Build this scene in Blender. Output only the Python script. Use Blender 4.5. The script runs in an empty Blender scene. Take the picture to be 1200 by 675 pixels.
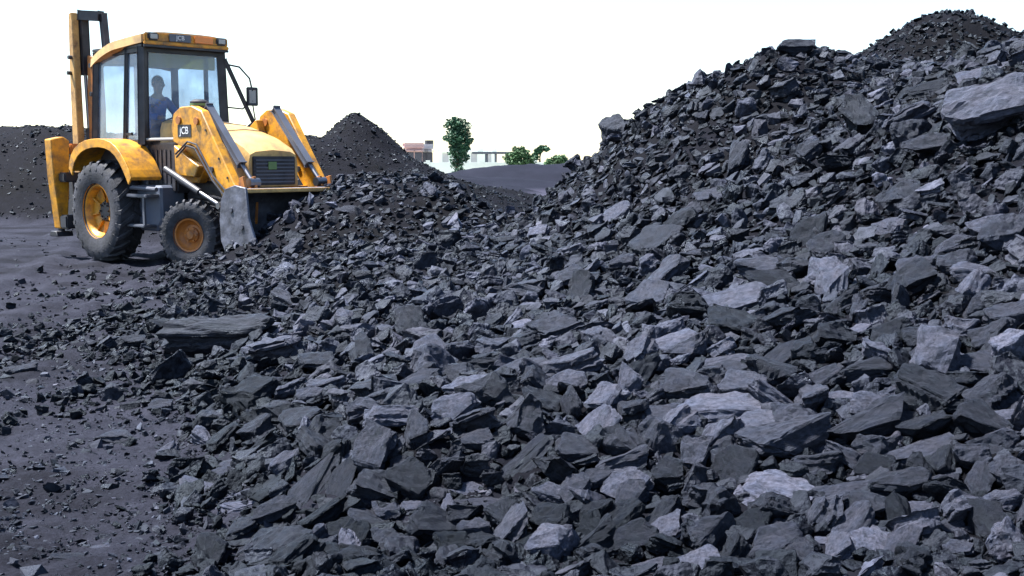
import bpy, bmesh, math, random
import numpy as np
from mathutils import Vector, Matrix, noise
rng = np.random.default_rng(7); random.seed(7)
S = bpy.context.scene
COL = S.collection
# ------------------------------------------------------------------ camera
F, H, PITCH = 1400.0, 1.444, math.radians(6.195)
cam = bpy.data.cameras.new('camera'); co = bpy.data.objects.new('camera', cam); COL.objects.link(co)
cam.sensor_width = 36; cam.lens = F/1200*36; cam.clip_start = .05; cam.clip_end = 6000
co.location = (0, 0, H); co.rotation_euler = (math.pi/2-PITCH, 0, 0)
S.camera = co
# ------------------------------------------------------------------ sky, sun, exposure
SUN_EL, SUN_AZ = math.radians(61), math.radians(-74)     # azimuth from +Y, clockwise; high light from the left
w = bpy.data.worlds.new('World'); S.world = w; w.use_nodes = True
nt = w.node_tree; bg = nt.nodes['Background']
sky = nt.nodes.new('ShaderNodeTexSky'); sky.sky_type = 'NISHITA'; sky.sun_disc = False
sky.sun_elevation = SUN_EL; sky.sun_rotation = SUN_AZ; sky.air_density = 1.0; sky.dust_density = .35; sky.ozone_density = 1.2
nt.links.new(sky.outputs[0], bg.inputs[0]); bg.inputs[1].default_value = .077
sl = bpy.data.lights.new('sun', 'SUN'); sl.energy = 4.9; sl.angle = math.radians(5); sl.color = (1, .985, .97)
so = bpy.data.objects.new('sun', sl); COL.objects.link(so)
sd = Vector((math.sin(SUN_AZ)*math.cos(SUN_EL), math.cos(SUN_AZ)*math.cos(SUN_EL), math.sin(SUN_EL)))
so.rotation_euler = sd.to_track_quat('Z', 'Y').to_euler(); so.location = sd*40
S.view_settings.view_transform = 'Standard'; S.view_settings.look = 'None'; S.view_settings.exposure = 1.85; S.view_settings.gamma = 1
S.cycles.max_bounces = 6; S.cycles.diffuse_bounces = 3; S.cycles.transparent_max_bounces = 12

# ------------------------------------------------------------------ camera maths (finding where things of the photo stand)
CD = np.array([0, math.cos(PITCH), -math.sin(PITCH)]); CU = np.array([0, math.sin(PITCH), math.cos(PITCH)]); CR = np.array([1., 0, 0])
CO = np.array([0, 0, H])
def ray(px, py): return CD+CR*(px-600)/F+CU*(337.5-py)/F
def at(px, py, Y):
    d = ray(px, py); return CO+d*(Y/d[1])
def proj(P):
    v = np.asarray(P, float)-CO; z = v@CD
    return 600+F*(v@CR)/z, 337.5-F*(v@CU)/z, z

# ------------------------------------------------------------------ helpers
def tag(o, label=None, cat=None, group=None, kind=None):
    if label: o['label'] = label
    if cat: o['category'] = cat
    if group: o['group'] = group
    if kind: o['kind'] = kind
    return o
def link(name, me, mat=None, parent=None):
    o = bpy.data.objects.new(name, me); COL.objects.link(o)
    if mat is not None: me.materials.append(mat)
    if parent is not None: o.parent = parent
    return o
def empty(name, loc=(0, 0, 0), rz=0):
    o = bpy.data.objects.new(name, None); COL.objects.link(o); o.location = loc; o.rotation_euler = (0, 0, rz); o.empty_display_size = .2
    return o
def fill_mesh(name, V, Fc):
    """V (n,3), Fc (m,k) with k equal for all faces"""
    me = bpy.data.meshes.new(name); V = np.asarray(V, np.float32); Fc = np.asarray(Fc, np.int32); m, k = Fc.shape
    me.vertices.add(len(V)); me.vertices.foreach_set('co', V.ravel())
    me.loops.add(m*k); me.loops.foreach_set('vertex_index', Fc.ravel())
    me.polygons.add(m); me.polygons.foreach_set('loop_start', np.arange(0, m*k, k, dtype=np.int32))
    me.polygons.foreach_set('loop_total', np.full(m, k, np.int32))
    me.polygons.foreach_set('use_smooth', np.zeros(m, bool)); me.update(calc_edges=True); return me

def material(name, base, rough=.6, metallic=0., vary=.15, scale=6., bump=0., bscale=30., spec=.5, dirt=None, dirt_amt=.5, dirt_scale=3.):
    m = bpy.data.materials.new(name); m.use_nodes = True; t = m.node_tree; N = t.nodes; L = t.links; b = N['Principled BSDF']
    b.inputs['Roughness'].default_value = rough; b.inputs['Metallic'].default_value = metallic; b.inputs['Specular IOR Level'].default_value = spec
    tc = N.new('ShaderNodeTexCoord'); n1 = N.new('ShaderNodeTexNoise'); n1.inputs['Scale'].default_value = scale; n1.inputs['Detail'].default_value = 6
    L.new(tc.outputs['Object'], n1.inputs['Vector'])
    r = N.new('ShaderNodeValToRGB'); r.color_ramp.elements[0].position = .3; r.color_ramp.elements[1].position = .7
    r.color_ramp.elements[0].color = tuple(c*(1-vary) for c in base)+(1,); r.color_ramp.elements[1].color = tuple(min(1, c*(1+vary)) for c in base)+(1,)
    L.new(n1.outputs['Fac'], r.inputs[0]); out = r.outputs[0]
    if dirt:
        n2 = N.new('ShaderNodeTexNoise'); n2.inputs['Scale'].default_value = dirt_scale; n2.inputs['Detail'].default_value = 9; n2.inputs['Roughness'].default_value = .7
        L.new(tc.outputs['Object'], n2.inputs['Vector'])
        r2 = N.new('ShaderNodeValToRGB'); r2.color_ramp.elements[0].position = .42; r2.color_ramp.elements[1].position = .68
        r2.color_ramp.elements[1].color = (dirt_amt,)*3+(1,); L.new(n2.outputs['Fac'], r2.inputs[0])
        mx = N.new('ShaderNodeMix'); mx.data_type = 'RGBA'; L.new(r2.outputs[0], mx.inputs[0]); L.new(out, mx.inputs[6]); mx.inputs[7].default_value = tuple(dirt)+(1,)
        out = mx.outputs[2]
    L.new(out, b.inputs['Base Color'])
    if bump:
        n3 = N.new('ShaderNodeTexNoise'); n3.inputs['Scale'].default_value = bscale; n3.inputs['Detail'].default_value = 5; L.new(tc.outputs['Object'], n3.inputs['Vector'])
        bp = N.new('ShaderNodeBump'); bp.inputs['Strength'].default_value = bump; bp.inputs['Distance'].default_value = .02
        L.new(n3.outputs['Fac'], bp.inputs['Height']); L.new(bp.outputs[0], b.inputs['Normal'])
    return m

def coal_material():
    """albedo = tone attribute (rubble) + object colour (single lumps); slaty blue-grey with layering, dust flecks and glossy cleavage"""
    m = bpy.data.materials.new('coal'); m.use_nodes = True; t = m.node_tree; N = t.nodes; L = t.links; b = N['Principled BSDF']
    at_ = N.new('ShaderNodeAttribute'); at_.attribute_name = 'tone'
    oi = N.new('ShaderNodeObjectInfo'); sep = N.new('ShaderNodeSeparateColor'); L.new(oi.outputs['Color'], sep.inputs[0])
    add = N.new('ShaderNodeMath'); add.operation = 'ADD'; L.new(at_.outputs['Fac'], add.inputs[0]); L.new(sep.outputs[0], add.inputs[1])
    tc = N.new('ShaderNodeTexCoord')
    n1 = N.new('ShaderNodeTexNoise'); n1.inputs['Scale'].default_value = 14; n1.inputs['Detail'].default_value = 8; n1.inputs['Roughness'].default_value = .65
    L.new(tc.outputs['Object'], n1.inputs['Vector'])
    mr = N.new('ShaderNodeMapRange'); mr.inputs['From Min'].default_value = .3; mr.inputs['From Max'].default_value = .7; mr.inputs['To Min'].default_value = .09; mr.inputs['To Max'].default_value = .50
    L.new(n1.outputs['Fac'], mr.inputs['Value'])
    mul = N.new('ShaderNodeMath'); mul.operation = 'MULTIPLY'; L.new(add.outputs[0], mul.inputs[0]); L.new(mr.outputs[0], mul.inputs[1])
    # hue drift between cool blue and brownish grey
    n2 = N.new('ShaderNodeTexNoise'); n2.inputs['Scale'].default_value = 2.3; n2.inputs['Detail'].default_value = 3; L.new(tc.outputs['Object'], n2.inputs['Vector'])
    hr = N.new('ShaderNodeValToRGB'); hr.color_ramp.elements[0].position = .35; hr.color_ramp.elements[1].position = .66
    hr.color_ramp.elements[0].color = (.88, .955, 1.38, 1); hr.color_ramp.elements[1].color = (.98, .95, 1.24, 1); L.new(n2.outputs['Fac'], hr.inputs[0])
    mx = N.new('ShaderNodeVectorMath'); mx.operation = 'SCALE'; L.new(hr.outputs[0], mx.inputs[0]); L.new(mul.outputs[0], mx.inputs['Scale'])
    L.new(mx.outputs[0], b.inputs['Base Color'])
    n3 = N.new('ShaderNodeTexNoise'); n3.inputs['Scale'].default_value = 5; n3.inputs['Detail'].default_value = 4; L.new(tc.outputs['Object'], n3.inputs['Vector'])
    rr = N.new('ShaderNodeMapRange'); rr.inputs['From Min'].default_value = .35; rr.inputs['From Max'].default_value = .65; rr.inputs['To Min'].default_value = .28; rr.inputs['To Max'].default_value = .75
    L.new(n3.outputs['Fac'], rr.inputs['Value']); L.new(rr.outputs[0], b.inputs['Roughness'])
    n4 = N.new('ShaderNodeTexNoise'); n4.inputs['Scale'].default_value = 45; n4.inputs['Detail'].default_value = 8; n4.inputs['Roughness'].default_value = .65; L.new(tc.outputs['Object'], n4.inputs['Vector'])
    bp = N.new('ShaderNodeBump'); bp.inputs['Strength'].default_value = .55; bp.inputs['Distance'].default_value = .022
    L.new(n4.outputs['Fac'], bp.inputs['Height']); L.new(bp.outputs[0], b.inputs['Normal'])
    b.inputs['Specular IOR Level'].default_value = .17; b.inputs['Specular Tint'].default_value = (.6, .78, 1, 1)
    return m
COAL = coal_material()

# ------------------------------------------------------------------ terrain height
def vnoise(x, y, seed=0):
    xi = np.floor(x).astype(np.int64); yi = np.floor(y).astype(np.int64); fx = x-xi; fy = y-yi
    def h(a, b):
        n = (a*374761393+b*668265263+seed*974634777) & 0xffffffff
        n = ((n ^ (n >> 13))*1274126177) & 0xffffffff
        return ((n ^ (n >> 16)) & 0xffff)/65535.
    u = fx*fx*(3-2*fx); v = fy*fy*(3-2*fy)
    return (h(xi, yi)*(1-u)+h(xi+1, yi)*u)*(1-v)+(h(xi, yi+1)*(1-u)+h(xi+1, yi+1)*u)*v-.5
def fbm(x, y, s, o=4, seed=0):
    r = 0; a = 1.
    for i in range(o): r = r+a*vnoise(x*s, y*s, seed+i*17); s *= 2.03; a *= .5
    return r
CP = [ # (photo x, photo y, distance): crest of the near heap
 (1200, 62, 8.2), (1130, 78, 8.9), (1060, 98, 9.8), (1000, 90, 10.3), (960, 72, 10.7), (925, 57, 10.9), (880, 71, 11.2), (830, 97, 11.6), (790, 113, 12), (740, 143, 12.6), (700, 182, 13), (660, 216, 13.4), (640, 243, 13.5), (615, 256, 13.7), (612, 262, 12.3), (640, 245, 12.2), (590, 280, 11.6), (640, 275, 10.8),
 # heap face, foreground row to the crest
 (1200, 675, 3.25), (1050, 675, 3.4), (900, 675, 3.5), (750, 675, 3.62), (600, 675, 3.74), (450, 675, 3.8), (380, 675, 3.9),
 (1200, 400, 4.75), (1000, 400, 5.2), (850, 400, 5.6), (700, 400, 6.1), (560, 400, 6.7),
 (1200, 250, 6.1), (1050, 250, 6.8), (900, 250, 7.9), (760, 260, 9.2),
 # spur in front of the loader
 (590, 252, 14.2), (545, 226, 15.2), (500, 214, 16.2), (480, 210, 15.4), (440, 208, 15.7), (470, 206, 16.4), (430, 205, 16.2), (400, 208, 16), (380, 222, 15.4), (345, 243, 14.9), (315, 268, 14.4), (290, 300, 14), (262, 306, 13.9), (228, 308, 13.8), (195, 322, 13.6),
 (450, 300, 10.8), (350, 320, 11.6), (540, 320, 10)]
WP = [tuple(at(*c)) for c in CP]
# toe of the heap on the flat
for px, py in [(310, 675), (285, 640), (215, 600), (190, 545), (150, 500), (170, 450), (190, 425), (135, 375), (128, 350), (150, 330), (60, 380), (0, 420), (0, 600), (0, 300), (100, 320), (60, 500), (100, 620)]:
    d = ray(px, py); p = CO+d*(-H/d[2]); WP.append(tuple(p))
for px, py, z in [(330, 650, .13), (330, 560, .14), (250, 590, .07), (270, 500, .10), (300, 450, .14), (260, 400, .10), (200, 370, .10), (230, 340, .14), (170, 345, .08), (400, 660, .15), (400, 560, .2), (380, 470, .24), (350, 400, .28)]:
    d = ray(px, py); p = CO+d*((z-H)/d[2]); WP.append(tuple(p))
WP += [(-1.15, 3.6, 0), (-1.3, 3.0, 0), (-2, 3.6, 0), (-.9, 2.6, 0), (-1.6, 4.2, 0), (-.4, 2.6, .03), (.5, 2.7, .12), (.1, 16.2, .08), (.05, 15, .36), (0, 0, 0), (-3, 0, 0), (-6, 3, 0), (-10, 8, 0), (-8, 13, 0), (-3, -4, 0), (3, -4, .1), (1.2, 1, 0), (2.2, 1.6, .25), (4, 1.5, 1.0), (6, 2, 1.9), (9, 4, 2.4), (7, 7, 3.0), (6, -2, .5), (9, 0, 1.2), (10, 10, 2),
       (3, 14.5, .9), (1, 16.5, .1), (0, 19, 0), (5, 18, .2), (-2, 21, 0), (-5.1, 17.5, 0), (-4, 16.5, 0), (-5.2, 15, 0), (-6.5, 17, 0), (-3.4, 18, 0), (-3.2, 16.9, .05), (-3.6, 15.3, 0), (-9, 20, 0), (-6, 22, 0), (-12, 14, 0), (9, 15, .5), (12, 20, 0), (12, 5, 1.0), (13, -3, 0), (0, -8, 0), (-8, -4, 0), (1.2, 15.6, .3)]
WP = np.array(WP); RC = .7
def _k(a, b): return np.sqrt(((a[:, None, :]-b[None, :, :])**2).sum(-1)+RC*RC)
_A = _k(WP[:, :2], WP[:, :2])+np.eye(len(WP))*-.004
_W = np.linalg.solve(_A, WP[:, 2])
def rbf(x, y):
    x = np.atleast_1d(x); y = np.atleast_1d(y); o = np.empty(x.shape); P = np.stack([x.ravel(), y.ravel()], 1); r = np.empty(len(P))
    for i in range(0, len(P), 20000): r[i:i+20000] = _k(P[i:i+20000], WP[:, :2])@_W
    return r.reshape(x.shape)
# fine coal heaps further off: (photo x, photo y of the top, distance, slope, top roundness, stretch along x, rotation)
HEAPS = [(414, 129, 24, .78, .14, .86), (372, 156, 23.6, .5, .6, 1.2), (472, 200, 22, .45, .4, .95),
         (1112, 12, 15.2, .64, .35, 1.0), (1205, 40, 15.6, .55, .5, 1.1), (1330, 20, 16, .55, .8, 1.2),
         (35, 148, 31, .55, .8, 3.2), (85, 147, 32, .55, .5, 1.2), (-60, 150, 31, .55, .8, 2.5), (-200, 140, 32, .5, .8, 3),
         (618, 193, 64, .34, 1.6, 1.9), (655, 192, 66, .34, 1.6, 2.2), (720, 190, 64, .3, 2, 2.6), (545, 206, 52, .2, 1.2, 1.8), (510, 205, 46, .25, 1.0, 1.2)]
def heaps(x, y, n=True):
    z = np.zeros(np.shape(x))
    for i, (px, py, Y, sl_, rd, st) in enumerate(HEAPS):
        c = at(px, py, Y); dx = (x-c[0])/st; dy = y-c[1]
        d = np.sqrt(dx*dx+dy*dy)
        if n: d = d*(1+.10*vnoise(np.arctan2(dy, dx)*2.2+9, d*.25+i*7, i))
        h = c[2]-sl_*(np.sqrt(d*d+rd*rd)-rd)
        z = np.maximum(z, h)
    return z
def zf(x, y):
    x = np.asarray(x, float); y = np.asarray(y, float); sh = x.shape; x = np.atleast_1d(x); y = np.atleast_1d(y)
    r = np.hypot(x, y-5); wgt = np.clip((21-r)/5, 0, 1); wgt = wgt*wgt*(3-2*wgt)
    a = np.zeros(x.shape); m = wgt > 0
    if m.any(): a[m] = rbf(x[m], y[m])*wgt[m]
    a = np.where(a > 0, a, a*.3)
    b = heaps(x, y)
    z = np.maximum(a, b)
    g = np.hypot(x, y)
    z = z+np.clip(z, 0, .5)*.10*fbm(x, y, 1.1, 4)+.035*fbm(x, y, .45, 3, 5)*np.clip(g/4, 0, 1)+np.clip(b, 0, 1)*.12*fbm(x, y, .8, 4, 9)
    return z.reshape(sh)
def hit(px, py):
    """first point of the terrain seen at this place of the photograph"""
    d = ray(px, py); d = d/np.linalg.norm(d); t = np.arange(1.5, 40, .03); P = CO+d*t[:, None]; z = zf(P[:, 0], P[:, 1]); k = np.argmax(P[:, 2] < z)
    return P[k] if P[k, 2] < z[k] else None
def normal(x, y, e=.12):
    gx = (zf(x+e, y)-zf(x-e, y))/(2*e); gy = (zf(x, y+e)-zf(x, y-e))/(2*e)
    n = np.stack([-gx, -gy, np.ones(np.shape(gx))], -1); return n/np.linalg.norm(n, axis=-1, keepdims=True)

# ------------------------------------------------------------------ ground sheet
def build_ground():
    ang = np.concatenate([np.radians(np.linspace(-32, 32, 520)), np.radians(np.linspace(32, 328, 150))[1:-1]])
    rad = np.concatenate([[.02, .5, 1.0, 1.5], np.geomspace(2, 26, 430), np.geomspace(26.5, 110, 170), np.geomspace(116, 420, 24)])
    A, Rr = np.meshgrid(ang, rad); X = Rr*np.sin(A); Y = Rr*np.cos(A); Z = zf(X, Y)
    near = np.clip((24-Rr)/6, 0, 1)
    Z = Z+near*(.020*fbm(X, Y, 6, 3, 3)+.014*fbm(X, Y, 24, 3, 4))*np.clip(Rr/3, 0, 1)
    flat = np.clip((.12-Z)/.08, 0, 1)*np.clip((26-Rr)/8, 0, 1)
    for off, wd_, dp_ in ((0, .20, .035), (1.55, .20, .03), (.55, .16, .022), (2.3, .2, .02)):     # wheel ruts of the machines, pressed into the dust
        u = (X+4.6+.35*np.sin(Y*.33)+.16*(Y-9))+off-1.0
        Z = Z-flat*dp_*np.exp(-(u/wd_)**2)+flat*dp_*.6*np.exp(-((np.abs(u)-wd_*1.7)/(.6*wd_))**2)
        Z = Z+flat*dp_*.35*np.exp(-(u/wd_)**2)*np.sign(np.sin(Y*26+np.abs(u)*14))
    na = len(ang); nr = len(rad); V = np.stack([X, Y, Z], -1).reshape(-1, 3)
    i = np.arange(nr-1)[:, None]*na; j = np.arange(na)[None, :]; j2 = (j+1) % na
    Fc = np.stack([i+j, i+na+j, i+na+j2, i+j2], -1).reshape(-1, 4)[:, ::-1]
    me = fill_mesh('ground', V, Fc); me.polygons.foreach_set('use_smooth', np.ones(len(me.polygons), bool))
    m = bpy.data.materials.new('coal_dust_ground'); m.use_nodes = True; t = m.node_tree; N = t.nodes; L = t.links; b = N['Principled BSDF']
    g = N.new('ShaderNodeNewGeometry')
    def nz(sc, det=6, ro=.6):
        n = N.new('ShaderNodeTexNoise'); n.inputs['Scale'].default_value = sc; n.inputs['Detail'].default_value = det; n.inputs['Roughness'].default_value = ro
        L.new(g.outputs['Position'], n.inputs['Vector']); return n.outputs['Fac']
    def ramp(f, p0, c0, p1, c1):
        r = N.new('ShaderNodeValToRGB'); r.color_ramp.elements[0].position = p0; r.color_ramp.elements[1].position = p1
        r.color_ramp.elements[0].color = c0+(1,); r.color_ramp.elements[1].color = c1+(1,); L.new(f, r.inputs[0]); return r.outputs[0]
    def mix(f, a, c, mode='MIX'):
        x = N.new('ShaderNodeMix'); x.data_type = 'RGBA'; x.blend_type = mode
        if isinstance(f, float): x.inputs[0].default_value = f
        else: L.new(f, x.inputs[0])
        L.new(a, x.inputs[6])
        if isinstance(c, tuple): x.inputs[7].default_value = c+(1,)
        else: L.new(c, x.inputs[7])
        return x.outputs[2]
    dust = ramp(nz(1.3, 8, .7), .35, (.013, .014, .022), .68, (.029, .030, .044))
    fine = ramp(nz(60, 5, .7), .3, (.55, .55, .55), .72, (1.5, 1.5, 1.5))
    c = mix(1., dust, fine, 'MULTIPLY')
    sx = N.new('ShaderNodeSeparateXYZ'); L.new(g.outputs['Position'], sx.inputs[0])
    # coal darker than the trodden dust, blackened to paint shade between lumps: height mask
    hm = N.new('ShaderNodeMapRange'); L.new(sx.outputs['Z'], hm.inputs['Value']); hm.inputs['From Min'].default_value = .06; hm.inputs['From Max'].default_value = .25
    coal = ramp(nz(9, 6, .7), .3, (.002, .0022, .004), .7, (.0055, .006, .011))
    c = mix(hm.outputs[0], c, coal)
    # damp, coaly patches and paler trodden dust
    pt_ = ramp(nz(.75, 5, .6), .47, (0, 0, 0), .60, (1, 1, 1))
    c = mix(pt_, c, mix(1., c, (.42, .42, .44), 'MULTIPLY'))
    # pale haul road far off
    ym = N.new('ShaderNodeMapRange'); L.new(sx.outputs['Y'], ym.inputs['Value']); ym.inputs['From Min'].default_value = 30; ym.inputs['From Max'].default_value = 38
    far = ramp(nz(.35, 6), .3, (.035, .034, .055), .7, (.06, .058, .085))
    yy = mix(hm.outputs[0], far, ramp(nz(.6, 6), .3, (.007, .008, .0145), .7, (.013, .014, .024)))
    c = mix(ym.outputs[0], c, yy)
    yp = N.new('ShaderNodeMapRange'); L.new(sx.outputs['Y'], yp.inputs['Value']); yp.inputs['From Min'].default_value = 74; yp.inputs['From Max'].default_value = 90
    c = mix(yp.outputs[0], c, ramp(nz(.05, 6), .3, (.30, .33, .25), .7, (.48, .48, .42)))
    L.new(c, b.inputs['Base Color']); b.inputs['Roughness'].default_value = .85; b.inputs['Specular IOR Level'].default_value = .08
    bp = N.new('ShaderNodeBump'); bp.inputs['Strength'].default_value = .8; bp.inputs['Distance'].default_value = .03; L.new(nz(28, 9, .75), bp.inputs['Height']); L.new(bp.outputs[0], b.inputs['Normal'])
    o = link('ground', me, m); tag(o, kind='structure'); return o
build_ground()

# ------------------------------------------------------------------ coal lumps
def rock_mesh(seed, asp=(1, .7, .4), hi=False, npts=22, layered=True, el=.07):
    """one broken lump: hull of points, chipped edges; hi adds cleavage steps and roughness"""
    r = random.Random(seed); bm = bmesh.new()
    for k in range(npts):
        while True:
            p = Vector((r.uniform(-1, 1), r.uniform(-1, 1), r.uniform(-1, 1)))
            if abs(p.x)**3.2+abs(p.y)**3.2 < 1: break
        p *= r.uniform(.85, 1)/max(abs(p.x), abs(p.y), abs(p.z))**.8
        q_ = (abs(p.x)**3.2+abs(p.y)**3.2)**(1/3.2)
        if q_ > 1: p.x /= q_; p.y /= q_
        if layered and r.random() < .6: p.z = math.copysign(.75+.25*r.random(), p.z)
        p.z = max(-1, min(1, p.z))
        s = 1-.22*abs(p.z)*r.random()
        bm.verts.new((p.x*asp[0]/2*s, p.y*asp[1]/2*s, p.z*asp[2]/2))
    res = bmesh.ops.convex_hull(bm, input=bm.verts)
    bmesh.ops.delete(bm, geom=[v for v in bm.verts if not v.link_faces], context='VERTS')
    bmesh.ops.dissolve_limit(bm, angle_limit=math.radians(16), verts=bm.verts, edges=bm.edges)
    if hi:
        bmesh.ops.bevel(bm, geom=list(bm.edges), offset=.022, segments=1, affect='EDGES', clamp_overlap=True, profile=.5)
        bmesh.ops.triangulate(bm, faces=bm.faces)
        for _ in range(3):
            le = [e for e in bm.edges if e.calc_length() > el]
            if le: bmesh.ops.subdivide_edges(bm, edges=le, cuts=1)
            bmesh.ops.triangulate(bm, faces=[f for f in bm.faces if len(f.verts) > 3])
        bm.normal_update()
        off = Vector((seed*3.1, seed*1.7, 0)); nl = r.randint(4, 8)
        dv = []
        for v in bm.verts:
            p = v.co+off; side = 1-abs(v.normal.z)
            lay = noise.cell(Vector((0, seed, math.floor(v.co.z/asp[2]*nl+.35*noise.noise(p*2.2)))))
            d = .045*noise.noise(p*3.1)+.032*noise.noise(p*7.3)+(.018*noise.noise(p*17) if el < .1 else 0)+side*.055*(lay-.5)
            # conchoidal flakes off the top
            d -= .02*max(0, noise.noise(p*1.9+Vector((5, 5, 5)))-.1)*2
            dv.append(v.normal*d)
        for v, q in zip(bm.verts, dv): v.co += q
    bmesh.ops.triangulate(bm, faces=bm.faces)
    return bm
def arr(bm):
    bm.verts.ensure_lookup_table(); V = np.array([v.co[:] for v in bm.verts]); Fc = np.array([[v.index for v in f.verts] for f in bm.faces]); return V, Fc
def protos(n, hi, npts, s0, el=.07):
    L_ = []
    for k in range(n):
        r = random.Random(s0+k); a = (1, r.uniform(.5, .95), r.choice([r.uniform(.16, .34), r.uniform(.28, .75)])); bm = rock_mesh(s0+k, a, hi, npts, el=el)
        bm.verts.index_update(); L_.append(arr(bm)+(a,)); bm.free()
    return L_
P_HI = protos(40, True, 20, 100)
P_MID = protos(40, True, 16, 300, .2)
P_LO = protos(16, False, 11, 500)

def basis(n, a, tilt):
    """columns: long axis, cross axis, slab normal"""
    n = n+tilt; n /= np.linalg.norm(n); a = a-n*(a@n); a /= np.linalg.norm(a); return np.stack([a, np.cross(n, a), n], 1)
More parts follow.
